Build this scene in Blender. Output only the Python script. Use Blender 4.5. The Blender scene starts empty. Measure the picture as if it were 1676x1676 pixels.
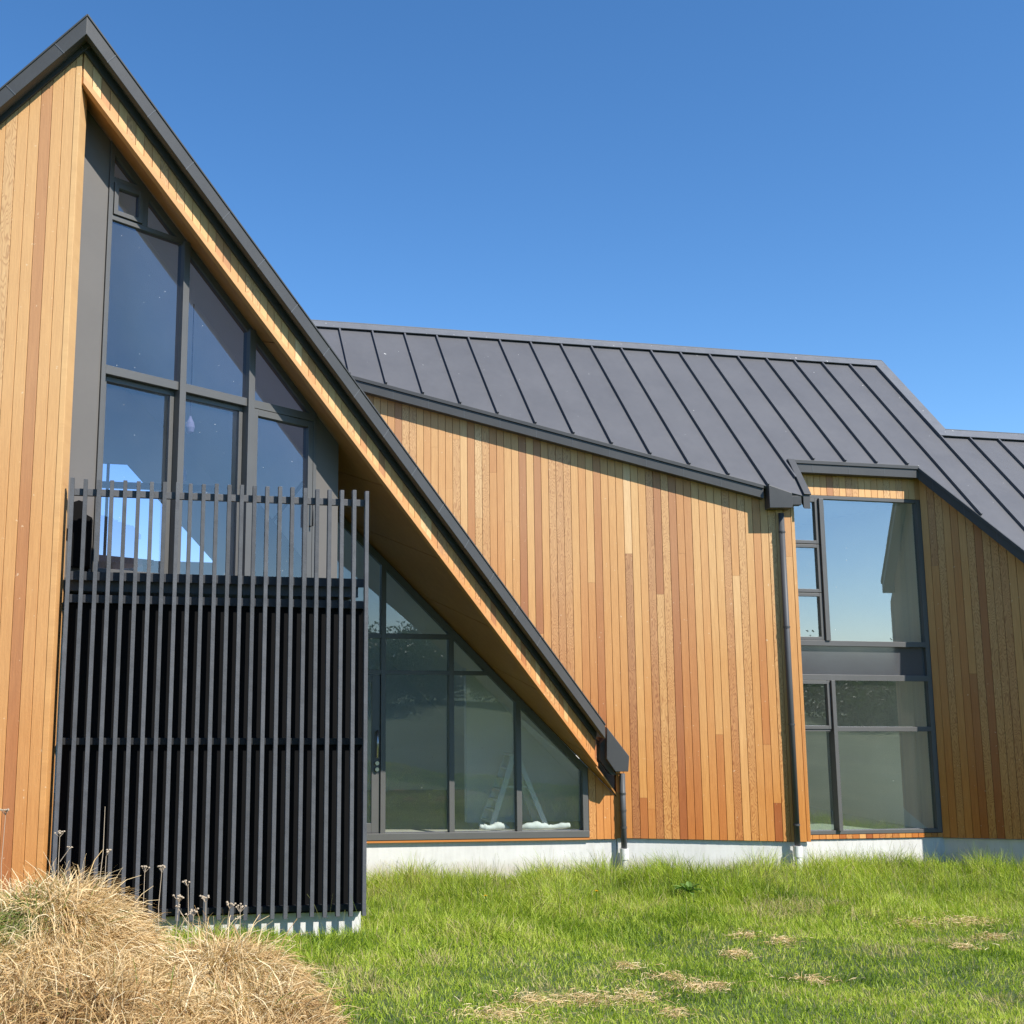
import bpy, math, random
import numpy as np
from mathutils import Vector, Matrix
random.seed(7); RNG = np.random.default_rng(11)
C = bpy.context.scene.collection
rad = math.radians

# ------------------------------------------------------------------ survey of the place
# The camera was calibrated from the photograph (verticals, transoms, roof seams): focal length 1790 px on a
# 1676 px picture, principal point (559, 838), pitch 8.55 deg up, roll -0.61 deg.  Eye height 2.85 m above the plinth foot.
F, PX, PY, EYE = 1790.0, 559.0, 838.0, 2.85
_p, _r = rad(8.55), rad(-0.61)
CAM = np.array([0, 0, EYE])
ROT = np.array([[1, 0, 0], [0, math.sin(_p), math.cos(_p)], [0, -math.cos(_p), math.sin(_p)]]) @ \
      np.array([[math.cos(_r), -math.sin(_r), 0], [math.sin(_r), math.cos(_r), 0], [0, 0, 1.0]])

def sight(x, y):
    return ROT @ np.array([x - PX, y - PY, F])

class Wall:
    """a vertical plane: u metres along it, z metres up, o metres out towards the garden"""
    def __init__(s, x, y, az):
        a = rad(az); s.az = az
        s.P = np.array([x, y, 0.0]); s.d = np.array([math.cos(a), math.sin(a), 0]); s.out = np.array([math.sin(a), -math.cos(a), 0])
    def pt(s, u, z, o=0.0):
        return s.P + s.d * u + s.out * o + np.array([0, 0, z])
    def uz(s, x, y, o=0.0):            # where the surveyed sight line meets the wall
        d = sight(x, y); q = s.P + s.out * o
        t = np.dot(q - CAM, s.out) / np.dot(d, s.out)
        h = CAM + d * t
        return float(np.dot(h - s.P, s.d)), float(h[2])
    def at(s, x, y, o=0.0):
        return s.pt(*s.uz(x, y, o), o)
    def loc(s, p):
        v = np.asarray(p) - s.P
        return float(v @ s.d), float(v[2]), float(v @ s.out)

def meet(p, d, q, n):                  # line p+td with plane through q, normal n
    p, d = np.asarray(p, float), np.asarray(d, float)
    return p + d * (np.dot(q - p, n) / np.dot(d, n))

# ------------------------------------------------------------------ mesh helpers
class MB:
    def __init__(s): s.v = []; s.f = []; s.fa = {}; s.uv = []
    def add(s, vs, fs, **att):
        b = len(s.v); s.v += [tuple(map(float, p)) for p in vs]
        for f in fs:
            s.f.append(tuple(b + i for i in f))
            for k in set(s.fa) | set(att):
                s.fa.setdefault(k, [0.0] * (len(s.f) - 1)).append(att.get(k, 0.0))
    def hexa(s, a, b, **att):           # two quads (lists of 4 points) joined
        s.add(list(a) + list(b), [(3, 2, 1, 0), (4, 5, 6, 7), (0, 1, 5, 4), (1, 2, 6, 5), (2, 3, 7, 6), (3, 0, 4, 7)], **att)
    def box(s, c, sz, rot=None):
        hx, hy, hz = [k / 2 for k in sz]; R = rot if rot is not None else np.eye(3)
        q = [np.asarray(c) + R @ np.array(p) for p in ((-hx, -hy, -hz), (hx, -hy, -hz), (hx, hy, -hz), (-hx, hy, -hz),
                                                          (-hx, -hy, hz), (hx, -hy, hz), (hx, hy, hz), (-hx, hy, hz))]
        s.hexa(q[:4], q[4:])
    def wbox(s, w, u0, u1, z0, z1, o0, o1):
        s.hexa([w.pt(u0, z0, o0), w.pt(u1, z0, o0), w.pt(u1, z1, o0), w.pt(u0, z1, o0)],
               [w.pt(u0, z0, o1), w.pt(u1, z0, o1), w.pt(u1, z1, o1), w.pt(u0, z1, o1)])
    def slab(s, poly, off, **att):      # polygon of 3-D points extruded by vector off
        n = len(poly); off = np.asarray(off, float)
        a = [np.asarray(p, float) for p in poly]
        s.add(a + [p + off for p in a], [tuple(range(n - 1, -1, -1)), tuple(range(n, 2 * n))] +
              [(i, (i + 1) % n, n + (i + 1) % n, n + i) for i in range(n)], **att)
    def wpoly(s, w, poly, o0, o1, **att):
        s.slab([w.pt(u, z, o0) for u, z in poly], w.out * (o1 - o0), **att)
    def tube(s, pts, r, n=10, cap=True):
        pts = [np.asarray(p, float) for p in pts]; rs = r if isinstance(r, (list, tuple)) else [r] * len(pts)
        base = len(s.v); ref = np.array([0, 0, 1.0])
        vs, fs = [], []
        for i, p in enumerate(pts):
            t = pts[min(i + 1, len(pts) - 1)] - pts[max(i - 1, 0)]; t = t / np.linalg.norm(t)
            a = np.cross(t, ref if abs(t[2]) < .9 else np.array([1.0, 0, 0])); a /= np.linalg.norm(a); b = np.cross(t, a)
            for k in range(n):
                an = 2 * math.pi * k / n; vs.append(p + rs[i] * (math.cos(an) * a + math.sin(an) * b))
        for i in range(len(pts) - 1):
            for k in range(n):
                fs.append((i * n + k, i * n + (k + 1) % n, (i + 1) * n + (k + 1) % n, (i + 1) * n + k))
        if cap: fs += [tuple(range(n - 1, -1, -1)), tuple(range((len(pts) - 1) * n, len(pts) * n))]
        s.add(vs, fs)
    def build(s, name, mat, parent=None, smooth=False, bevel=0.0):
        me = bpy.data.meshes.new(name); me.from_pydata(s.v, [], s.f); me.update()
        for k, vals in s.fa.items():
            vals = vals + [0.0] * (len(s.f) - len(vals))
            a = me.attributes.new(k, 'FLOAT', 'FACE'); a.data.foreach_set('value', vals)
        if smooth: me.polygons.foreach_set('use_smooth', [True] * len(me.polygons))
        me.materials.append(mat)
        o = bpy.data.objects.new(name, me); C.objects.link(o)
        if parent is not None: o.parent = parent
        if bevel:
            m = o.modifiers.new('bevel', 'BEVEL'); m.width = bevel; m.segments = 2; m.limit_method = 'ANGLE'; m.angle_limit = rad(40)
        return o

def clip2(poly, n, c):                  # keep n.p <= c
    out = []
    for i, p in enumerate(poly):
        q = poly[(i + 1) % len(poly)]
        a = n[0] * p[0] + n[1] * p[1] - c; b = n[0] * q[0] + n[1] * q[1] - c
        if a <= 0: out.append(p)
        if a * b < 0:
            t = a / (a - b); out.append((p[0] + t * (q[0] - p[0]), p[1] + t * (q[1] - p[1])))
    return out
def clip3(poly, q, n):                  # keep (p-q).n >= 0
    out = []
    for i, p in enumerate(poly):
        r = poly[(i + 1) % len(poly)]; a = np.dot(p - q, n); b = np.dot(r - q, n)
        if a >= 0: out.append(p)
        if a * b < 0: out.append(p + (r - p) * (a / (a - b)))
    return out
def area2(p):
    return abs(sum(p[i][0] * p[(i + 1) % len(p)][1] - p[(i + 1) % len(p)][0] * p[i][1] for i in range(len(p)))) / 2

def tag(o, label=None, cat=None, group=None, kind=None):
    if label: o['label'] = label
    if cat: o['category'] = cat
    if group: o['group'] = group
    if kind: o['kind'] = kind
    return o
def empty(name, loc=(0, 0, 0)):
    o = bpy.data.objects.new(name, None); o.location = loc; C.objects.link(o); o.empty_display_size = .2; return o

# ------------------------------------------------------------------ materials
def mat(name):
    m = bpy.data.materials.new(name); m.use_nodes = True; nt = m.node_tree; nt.nodes.clear()
    out = nt.nodes.new('ShaderNodeOutputMaterial')
    return m, nt, out
def N(nt, t, **kw):
    n = nt.nodes.new(t)
    for k, v in kw.items():
        if k in n.inputs: n.inputs[k].default_value = v
        else: setattr(n, k, v)
    return n
def L(nt, a, b): nt.links.new(a, b)
def ramp(nt, fac, stops, interp='LINEAR'):
    r = nt.nodes.new('ShaderNodeValToRGB'); r.color_ramp.interpolation = interp
    e = r.color_ramp.elements
    while len(e) < len(stops): e.new(.5)
    for el, (p, c) in zip(e, stops): el.position = p; el.color = (c[0], c[1], c[2], 1) if len(c) == 3 else c
    L(nt, fac, r.inputs[0]); return r
def math_(nt, op, a, b=None, c=None):
    n = nt.nodes.new('ShaderNodeMath'); n.operation = op
    for i, v in enumerate((a, b, c)):
        if v is None: continue
        if isinstance(v, (int, float)): n.inputs[i].default_value = v
        else: L(nt, v, n.inputs[i])
    return n.outputs[0]
def mixc(nt, fac, a, b, mode='MIX'):
    n = nt.nodes.new('ShaderNodeMix'); n.data_type = 'RGBA'; n.blend_type = mode
    for i, v in ((0, fac), (6, a), (7, b)):
        if isinstance(v, (int, float)): n.inputs[i].default_value = v
        elif isinstance(v, tuple): n.inputs[i].default_value = (v[0], v[1], v[2], 1)
        else: L(nt, v, n.inputs[i])
    return n.outputs[2]
def noise(nt, vec, scale, detail=4.0, rough=.55, dist=0.0):
    n = N(nt, 'ShaderNodeTexNoise'); n.inputs['Scale'].default_value = scale; n.inputs['Detail'].default_value = detail
    n.inputs['Roughness'].default_value = rough; n.inputs['Distortion'].default_value = dist
    if vec is not None: L(nt, vec, n.inputs['Vector'])
    return n.outputs['Fac']

def painted(name, col, rough=.5, var=.12, scale=6.0, bump=.0, spec=.4, specks=0.0, metal=0.0, objvar=0.0, wave=0.0):
    m, nt, out = mat(name)
    tc = N(nt, 'ShaderNodeTexCoord')
    a = noise(nt, tc.outputs['Object'], scale, 5)
    b = noise(nt, tc.outputs['Object'], scale * 9, 3)
    f = math_(nt, 'ADD', math_(nt, 'MULTIPLY', a, .7), math_(nt, 'MULTIPLY', b, .3))
    lo = tuple(c * (1 - var) for c in col); hi = tuple(min(1, c * (1 + var)) for c in col)
    c = ramp(nt, f, [(.3, lo), (.7, hi)]).outputs[0]
    if specks:
        s = noise(nt, tc.outputs['Object'], 17, 2)
        k = ramp(nt, s, [(specks, (0, 0, 0)), (specks + .012, (1, 1, 1))]).outputs[0]
        c = mixc(nt, k, c, (.55, .55, .53))
    if objvar:
        oi = N(nt, 'ShaderNodeObjectInfo'); hv = N(nt, 'ShaderNodeHueSaturation'); L(nt, c, hv.inputs['Color'])
        mr_ = N(nt, 'ShaderNodeMapRange'); L(nt, oi.outputs['Random'], mr_.inputs[0]); mr_.inputs[3].default_value = 1 - objvar; mr_.inputs[4].default_value = 1 + objvar
        L(nt, mr_.outputs[0], hv.inputs['Value']); c = hv.outputs[0]
    p = N(nt, 'ShaderNodeBsdfPrincipled'); L(nt, c, p.inputs['Base Color'])
    if wave:
        wn = N(nt, 'ShaderNodeBump'); wn.inputs['Strength'].default_value = wave; wn.inputs['Distance'].default_value = .05
        L(nt, noise(nt, tc.outputs['Object'], 1.6, 2), wn.inputs['Height']); L(nt, wn.outputs[0], p.inputs['Normal'])
    rr = N(nt, 'ShaderNodeMapRange'); L(nt, f, rr.inputs[0]); rr.inputs[3].default_value = rough - .08; rr.inputs[4].default_value = rough + .08
    L(nt, rr.outputs[0], p.inputs['Roughness']); p.inputs['Specular IOR Level'].default_value = spec; p.inputs['Metallic'].default_value = metal
    if bump:
        bn = N(nt, 'ShaderNodeBump'); bn.inputs['Strength'].default_value = bump; bn.inputs['Distance'].default_value = .01
        L(nt, b, bn.inputs['Height']); L(nt, bn.outputs[0], p.inputs['Normal'])
    L(nt, p.outputs[0], out.inputs[0]); return m

def cedar(name):
    """western red cedar boards: every board its own tone and grain (face attributes bid, bs), paler high up"""
    m, nt, out = mat(name)
    at = N(nt, 'ShaderNodeAttribute', attribute_name='bid'); bid = at.outputs['Fac']
    at2 = N(nt, 'ShaderNodeAttribute', attribute_name='bs'); bs = at2.outputs['Fac']
    tc = N(nt, 'ShaderNodeTexCoord'); sep = N(nt, 'ShaderNodeSeparateXYZ'); L(nt, tc.outputs['Object'], sep.inputs[0])
    al = N(nt, 'ShaderNodeAttribute', attribute_name='gu')
    # coordinates across / along the board, shifted for every board
    hor = al.outputs['Fac']
    cv = N(nt, 'ShaderNodeCombineXYZ')
    L(nt, math_(nt, 'ADD', hor, math_(nt, 'MULTIPLY', bid, 31.0)), cv.inputs[0])
    L(nt, math_(nt, 'ADD', math_(nt, 'MULTIPLY', sep.outputs[2], .045), math_(nt, 'MULTIPLY', bs, 17.0)), cv.inputs[1])
    L(nt, math_(nt, 'MULTIPLY', bid, 57.0), cv.inputs[2])
    fine = noise(nt, cv.outputs[0], 95, 5, .62)
    mid = noise(nt, cv.outputs[0], 26, 3, .5, .4)
    # flat-sawn cathedral figure on some of the boards
    cw = N(nt, 'ShaderNodeCombineXYZ')
    L(nt, math_(nt, 'ADD', hor, math_(nt, 'MULTIPLY', bs, 9.0)), cw.inputs[0])
    L(nt, math_(nt, 'MULTIPLY', sep.outputs[2], .26), cw.inputs[1]); L(nt, math_(nt, 'MULTIPLY', bid, 23.0), cw.inputs[2])
    wv = N(nt, 'ShaderNodeTexNoise'); L(nt, cw.outputs[0], wv.inputs['Vector']); wv.inputs['Scale'].default_value = 8; wv.inputs['Detail'].default_value = 2.2
    rings = math_(nt, 'FRACT', math_(nt, 'MULTIPLY', wv.outputs['Fac'], 19.0))
    rg = ramp(nt, rings, [(0, (0, 0, 0)), (.45, (.12, .12, .12)), (.82, (1, 1, 1)), (1, (.1, .1, .1))]).outputs[0]
    fig = math_(nt, 'GREATER_THAN', bs, .76)
    tone = ramp(nt, bid, [(0, (.35, .118, .036)), (.10, (.43, .165, .048)), (.22, (.53, .230, .066)), (.42, (.60, .300, .098)), (.7, (.635, .345, .122)), (.9, (.67, .395, .155)), (1, (.78, .54, .29))]).outputs[0]
    c = mixc(nt, math_(nt, 'MULTIPLY', ramp(nt, fine, [(.38, (0, 0, 0)), (.62, (1, 1, 1))]).outputs[0], .34), tone, mixc(nt, 1.0, tone, (.62, .5, .38), 'MULTIPLY'))
    c = mixc(nt, math_(nt, 'MULTIPLY', ramp(nt, mid, [(.35, (0, 0, 0)), (.7, (1, 1, 1))]).outputs[0], .30), c, mixc(nt, 1.0, c, (.78, .66, .52), 'MULTIPLY'))
    c = mixc(nt, math_(nt, 'MULTIPLY', math_(nt, 'MULTIPLY', rg, fig), .80), mixc(nt, math_(nt, 'MULTIPLY', fig, .25), c, (.66, .47, .25)), mixc(nt, 1.0, c, (.56, .40, .26), 'MULTIPLY'))
    # colour runs richer near the foot of the walls and unevenly paler higher up
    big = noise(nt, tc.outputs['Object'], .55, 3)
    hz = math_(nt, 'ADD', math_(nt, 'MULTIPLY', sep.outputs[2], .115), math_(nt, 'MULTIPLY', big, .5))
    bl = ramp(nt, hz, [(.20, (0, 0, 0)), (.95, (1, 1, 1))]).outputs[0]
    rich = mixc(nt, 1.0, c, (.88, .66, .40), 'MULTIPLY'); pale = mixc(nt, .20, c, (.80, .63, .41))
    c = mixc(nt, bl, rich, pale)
    # rusty nail-head runs and scuffs
    sp = noise(nt, tc.outputs['Object'], 24, 2, .5)
    c = mixc(nt, math_(nt, 'MULTIPLY', ramp(nt, sp, [(.735, (0, 0, 0)), (.75, (1, 1, 1))]).outputs[0], .55), c, (.72, .55, .36))
    p = N(nt, 'ShaderNodeBsdfPrincipled'); L(nt, c, p.inputs['Base Color']); p.inputs['Roughness'].default_value = .62; p.inputs['Specular IOR Level'].default_value = .3
    b = N(nt, 'ShaderNodeBump'); b.inputs['Strength'].default_value = .25; b.inputs['Distance'].default_value = .004
    L(nt, math_(nt, 'ADD', fine, math_(nt, 'MULTIPLY', rg, .4)), b.inputs['Height']); L(nt, b.outputs[0], p.inputs['Normal'])
    L(nt, p.outputs[0], out.inputs[0]); return m

def plywood(name):
    m, nt, out = mat(name)
    tc = N(nt, 'ShaderNodeTexCoord'); mp = N(nt, 'ShaderNodeMapping'); L(nt, tc.outputs['Object'], mp.inputs[0]); mp.inputs['Scale'].default_value = (1, 1, .25)
    a = noise(nt, mp.outputs[0], 14, 6, .6, .6); b = noise(nt, tc.outputs['Object'], 1.3, 3)
    f = math_(nt, 'ADD', math_(nt, 'MULTIPLY', a, .6), math_(nt, 'MULTIPLY', b, .4))
    c = ramp(nt, f, [(.3, (.40, .185, .060)), (.7, (.52, .26, .092))]).outputs[0]
    p = N(nt, 'ShaderNodeBsdfPrincipled'); L(nt, c, p.inputs['Base Color']); p.inputs['Roughness'].default_value = .55
    L(nt, p.outputs[0], out.inputs[0]); return m

def glass(name, base=.16, tint=(.60, .68, .64), ior=1.75):
    m, nt, out = mat(name)
    tc = N(nt, 'ShaderNodeTexCoord')
    wob = noise(nt, tc.outputs['Object'], .8, 1)
    b = N(nt, 'ShaderNodeBump'); b.inputs['Strength'].default_value = .05; b.inputs['Distance'].default_value = .03; L(nt, wob, b.inputs['Height'])
    lw = N(nt, 'ShaderNodeLayerWeight', Blend=.5); f0 = base + ((ior - 1) / (ior + 1)) ** 2
    fac = math_(nt, 'ADD', math_(nt, 'MULTIPLY', math_(nt, 'POWER', lw.outputs['Facing'], 4.0), 1 - f0), f0)
    t = N(nt, 'ShaderNodeBsdfTransparent'); t.inputs[0].default_value = (*tint, 1)
    g = N(nt, 'ShaderNodeBsdfGlossy'); g.inputs['Roughness'].default_value = .004; g.inputs[0].default_value = (.92, .95, 1.0, 1); L(nt, b.outputs[0], g.inputs['Normal'])
    # a film of dust and dried splashes
    d = N(nt, 'ShaderNodeBsdfDiffuse'); d.inputs[0].default_value = (.75, .74, .70, 1)
    s1 = noise(nt, tc.outputs['Object'], 3.0, 6, .7); s2 = noise(nt, tc.outputs['Object'], 26, 2)
    dirt = math_(nt, 'ADD', math_(nt, 'MULTIPLY', s1, .03), math_(nt, 'MULTIPLY', ramp(nt, s2, [(.755, (0, 0, 0)), (.77, (1, 1, 1))]).outputs[0], .5))
    mx = N(nt, 'ShaderNodeMixShader'); L(nt, fac, mx.inputs[0]); L(nt, t.outputs[0], mx.inputs[1]); L(nt, g.outputs[0], mx.inputs[2])
    m2 = N(nt, 'ShaderNodeMixShader'); L(nt, dirt, m2.inputs[0]); L(nt, mx.outputs[0], m2.inputs[1]); L(nt, d.outputs[0], m2.inputs[2])
    L(nt, m2.outputs[0], out.inputs[0]); return m

def concrete(name):
    m, nt, out = mat(name)
    tc = N(nt, 'ShaderNodeTexCoord'); sep = N(nt, 'ShaderNodeSeparateXYZ'); L(nt, tc.outputs['Object'], sep.inputs[0])
    a = noise(nt, tc.outputs['Object'], 2.2, 8, .65); b = noise(nt, tc.outputs['Object'], 60, 3)
    mp = N(nt, 'ShaderNodeMapping'); L(nt, tc.outputs['Object'], mp.inputs[0]); mp.inputs['Scale'].default_value = (6, 6, .8)
    st = noise(nt, mp.outputs[0], 2.5, 4)
    f = math_(nt, 'ADD', math_(nt, 'MULTIPLY', a, .6), math_(nt, 'MULTIPLY', st, .4))
    c = ramp(nt, f, [(.32, (.47, .465, .445)), (.5, (.57, .565, .545)), (.7, (.63, .625, .605))]).outputs[0]
    # soil splash along the irregular foot of the plinth
    sl = math_(nt, 'ADD', sep.outputs[2], math_(nt, 'MULTIPLY', a, -.35))
    c = mixc(nt, math_(nt, 'MULTIPLY', ramp(nt, sl, [(-.10, (1, 1, 1)), (.16, (0, 0, 0))]).outputs[0], .55), c, (.40, .34, .26))
    p = N(nt, 'ShaderNodeBsdfPrincipled'); L(nt, c, p.inputs['Base Color']); p.inputs['Roughness'].default_value = .85
    bn = N(nt, 'ShaderNodeBump'); bn.inputs['Strength'].default_value = .3; bn.inputs['Distance'].default_value = .004; L(nt, b, bn.inputs['Height']); L(nt, bn.outputs[0], p.inputs['Normal'])
    L(nt, p.outputs[0], out.inputs[0]); return m

def blade_mat(name, stops, trans=.35, rough=.5):
    m, nt, out = mat(name)
    at = N(nt, 'ShaderNodeAttribute', attribute_name='tint')
    c = ramp(nt, at.outputs['Fac'], stops).outputs[0]
    p = N(nt, 'ShaderNodeBsdfPrincipled'); L(nt, c, p.inputs['Base Color']); p.inputs['Roughness'].default_value = rough; p.inputs['Specular IOR Level'].default_value = .25
    t = N(nt, 'ShaderNodeBsdfTranslucent'); L(nt, mixc(nt, 1.0, c, (1.0, 1.1, .6), 'MULTIPLY'), t.inputs[0])
    mx = N(nt, 'ShaderNodeMixShader'); mx.inputs[0].default_value = trans; L(nt, p.outputs[0], mx.inputs[1]); L(nt, t.outputs[0], mx.inputs[2])
    L(nt, mx.outputs[0], out.inputs[0]); return m

def ground_mat(name):
    m, nt, out = mat(name)
    tc = N(nt, 'ShaderNodeTexCoord')
    a = noise(nt, tc.outputs['Object'], .9, 6, .6); b = noise(nt, tc.outputs['Object'], 30, 4, .7); c0 = noise(nt, tc.outputs['Object'], .02, 5, .6)
    f = math_(nt, 'ADD', math_(nt, 'MULTIPLY', a, .5), math_(nt, 'MULTIPLY', b, .5))
    c = ramp(nt, f, [(.3, (.030, .045, .012)), (.5, (.060, .095, .022)), (.62, (.11, .13, .04)), (.75, (.19, .15, .075))]).outputs[0]
    c = mixc(nt, ramp(nt, c0, [(.4, (0, 0, 0)), (.6, (1, 1, 1))]).outputs[0], c, mixc(nt, .5, c, (.08, .13, .03)))
    p = N(nt, 'ShaderNodeBsdfPrincipled'); L(nt, c, p.inputs['Base Color']); p.inputs['Roughness'].default_value = .9
    bn = N(nt, 'ShaderNodeBump'); bn.inputs['Strength'].default_value = .6; bn.inputs['Distance'].default_value = .03; L(nt, b, bn.inputs['Height']); L(nt, bn.outputs[0], p.inputs['Normal'])
    L(nt, p.outputs[0], out.inputs[0]); return m

M = dict(
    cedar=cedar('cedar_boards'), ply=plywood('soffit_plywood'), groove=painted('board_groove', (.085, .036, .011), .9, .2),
    roof=painted('roof_metal', (.092, .0925, .099), .44, .09, 1.2, 0, .42, .772, 0, 0, .22), cap=painted('ridge_metal', (.125, .13, .14), .42, .10, 5, 0, .5, .735),
    fascia=painted('fascia_metal', (.062, .063, .064), .48, .08, 3, 0, .35), joint=painted('joint_strip', (.10, .105, .11), .4, .1),
    alu=painted('window_aluminium', (.098, .097, .094), .42, .05, 4, 0, .5), panel=painted('aluminium_panel', (.128, .118, .108), .5, .04, 2, 0, .4),
    slat=painted('stained_slat', (.078, .081, .088), .6, .22, 9, .25, .3, 0, 0, .16), rail=painted('stained_rail', (.085, .088, .095), .6, .16, 9, .25, .3),
    darkrail=painted('dark_deck_edge', (.040, .043, .050), .6, .2, 9, .2, .3), blackrail=painted('black_stained_rail', (.020, .021, .023), .65, .2, 9, .2, .3),
    black=painted('black_cladding', (.0045, .0045, .005), .8, .2, 4, 0, .12), pipe=painted('downpipe_metal', (.070, .073, .078), .5, .08, 5, 0, .3),
    white=painted('interior_plaster', (.82, .82, .80), .8, .03, 1), floor=painted('interior_floor', (.58, .52, .44), .5, .15, 3), dark=painted('dark_furniture', (.02, .02, .022), .5, .2),
    spandrel=painted('spandrel_panel', (.075, .078, .084), .085, .03, 2, 0, 1.0), pvc=painted('white_pvc', (.74, .74, .72), .4, .05, 8), steel=painted('brushed_steel', (.55, .55, .54), .3, .1, 20, 0, .5, 0, 1.0),
    concrete=concrete('painted_plinth'), glass=glass('window_glass', .07, (.74, .80, .79), 1.6), gable_glass=glass('gable_glass', .10, (.66, .66, .84), 1.6), bay_glass=glass('bay_glass', .24, (.56, .64, .60), 1.6), ladder=painted('ladder_aluminium', (.78, .80, .80), .4, .1, 12, 0, .5), cloth=painted('white_cloth', (.82, .81, .79), .8, .04, 10),
    bulb=painted('pendant_glass', (.30, .31, .33), .2, .1), trunk=painted('bark', (.10, .075, .05), .9, .3, 8, .5),
    ground=ground_mat('meadow_soil'), thatch=painted('straw_thatch', (.24, .165, .075), .95, .35, 14, .8, .1),
    hill=painted('distant_hill', (.07, .095, .06), .95, .35, .004),
)
M['hay'] = blade_mat('dry_straw', [(0, (.14, .065, .024)), (.16, (.32, .18, .070)), (.40, (.56, .37, .165)), (.66, (.72, .54, .29)), (.9, (.82, .70, .47)), (.93, (.20, .22, .05)), (1, (.13, .20, .035))], .22, .55)
M['grass'] = blade_mat('grass_blade', [(0, (.045, .095, .014)), (.3, (.17, .27, .022)), (.6, (.36, .47, .042)), (.85, (.55, .62, .10)), (.93, (.50, .45, .17)), (1, (.56, .46, .25))], .42, .45)
M['leaf'] = blade_mat('tree_leaf', [(0, (.012, .030, .008)), (.5, (.035, .070, .014)), (1, (.075, .115, .028))], .3, .5)
M['stalk'] = blade_mat('dry_stalk', [(0, (.46, .38, .28)), (1, (.62, .54, .42))], .15, .6)
M['seed'] = blade_mat('grass_stem', [(0, (.10, .15, .03)), (.6, (.22, .23, .08)), (1, (.34, .29, .16))], .3, .5)
M['petal'] = painted('dandelion_yellow', (.80, .52, .02), .6, .1)
M['dock'] = blade_mat('broad_leaf', [(0, (.08, .17, .03)), (1, (.20, .32, .07))], .3, .4)

# ------------------------------------------------------------------ the planes of the house
_d = sight(1008, 1300); _J = CAM + _d * (16.2 / _d[1])
A = Wall(_J[0], _J[1], 10.0)                       # ground-floor glazing
W = Wall(_J[0], _J[1], -4.0)                       # main cedar wall
_t = sight(103.5, 750); _P0 = CAM + _t * (9.95 / _t[1])
E = Wall(_P0[0], _P0[1], 43.0)                     # skewed gable front over the opening (frieze, right barge board)
G = Wall(_P0[0], _P0[1], -2.0)                     # cedar wall left of the prow
_sd = E.pt(0, 0, -.33)
D = Wall(_sd[0], _sd[1], 44.5)                     # upper glazing set back under the gable
S = Wall(_P0[0] - .01, _P0[1] + .02, 10.3)         # balcony screen
Z = np.array([0, 0, 1.0])
FLOOR = A.uz(780, 1366)[1]                         # ground floor level, about 0.62

# gable roof: the soffit plane is fitted to the front trim and to the head of the lower glazing
_sp = np.array([E.at(*q) for q in ((138.7, 144), (320, 384), (500, 623.5), (639.6, 800), (800, 1031), (978, 1256))] + [A.at(*q) for q in ((605, 891), (672, 955), (763, 1048), (891, 1180), (960, 1253))])
_sm = _sp.mean(0); nS = np.linalg.svd(_sp - _sm)[2][2]; nS = nS * np.sign(nS[2])
def on_soffit(p): return np.asarray(p) + Z * (np.dot(_sm - np.asarray(p), nS) / nS[2])
s1, s2 = on_soffit(E.at(138.7, 144)), on_soffit(E.at(978, 1256))
gdir = np.cross(Z, nS); gdir /= np.linalg.norm(gdir); gdir *= np.sign(gdir[1])    # along the gable ridge, away from the garden
_jd = D.at(553, 745); _ra = meet(_jd, gdir, A.P, A.out)                           # right end of the upper glazing; its return meets the lower glazing
def soffit_z(w, u, o=0.0):
    p = w.pt(u, 0, o); return (np.dot(s1 - p, nS)) / nS[2]

# main roof: through the eave line, ridge at 10.7 degrees
OV = .15
e1, e2 = W.at(574.3, 614.6, OV), W.at(1257.5, 796.3, OV)
rdir = np.array([math.cos(rad(10.7)), math.sin(rad(10.7)), 0])
nR = np.cross(e2 - e1, rdir); nR /= np.linalg.norm(nR); nR *= np.sign(nR[2])
sdir = np.cross(nR, rdir); sdir *= -np.sign(sdir[2]); sdir /= np.linalg.norm(sdir)  # down the slope
def roof(x, y):
    return meet(CAM, sight(x, y), e1, nR)
bl, br = roof(1286.5, 752), roof(1501, 762.5)      # eave of the bay
br = bl + rdir * np.dot(br - bl, rdir)
_bo = np.array([-rdir[1], rdir[0], 0]) * .17
B = Wall(bl[0] + _bo[0], bl[1] + _bo[1], 10.7)     # bay window
ce = roof(1675.8, 899.8)
_ca = math.degrees(math.atan2(ce[1] - br[1], ce[0] - br[0]))
_c0 = B.at(1523, 1090)
Cw = Wall(_c0[0], _c0[1], _ca)                     # shaded wing wall coming forward on the right
print('planes: D az %.1f  C az %.1f  roof pitch %.1f gable tilt %.1f gable ridge %s' % (D.az, _ca, math.degrees(math.acos(nR[2])), math.degrees(math.acos(nS[2])), np.round(gdir, 3)))

house = empty('house', (3.0, 16.5, 0))
tag(house, 'cedar clad house with steep dark metal roofs, a glazed gable and a black slatted balcony', 'house')
def H(mb, name, m, parent=None, **kw):
    o = mb.build(name, m, None, **kw)
    par = parent if parent is not None else house
    o.parent = par; o.matrix_parent_inverse = Matrix.Translation(-house.location) if par is house else Matrix.Identity(4)
    return o

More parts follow.
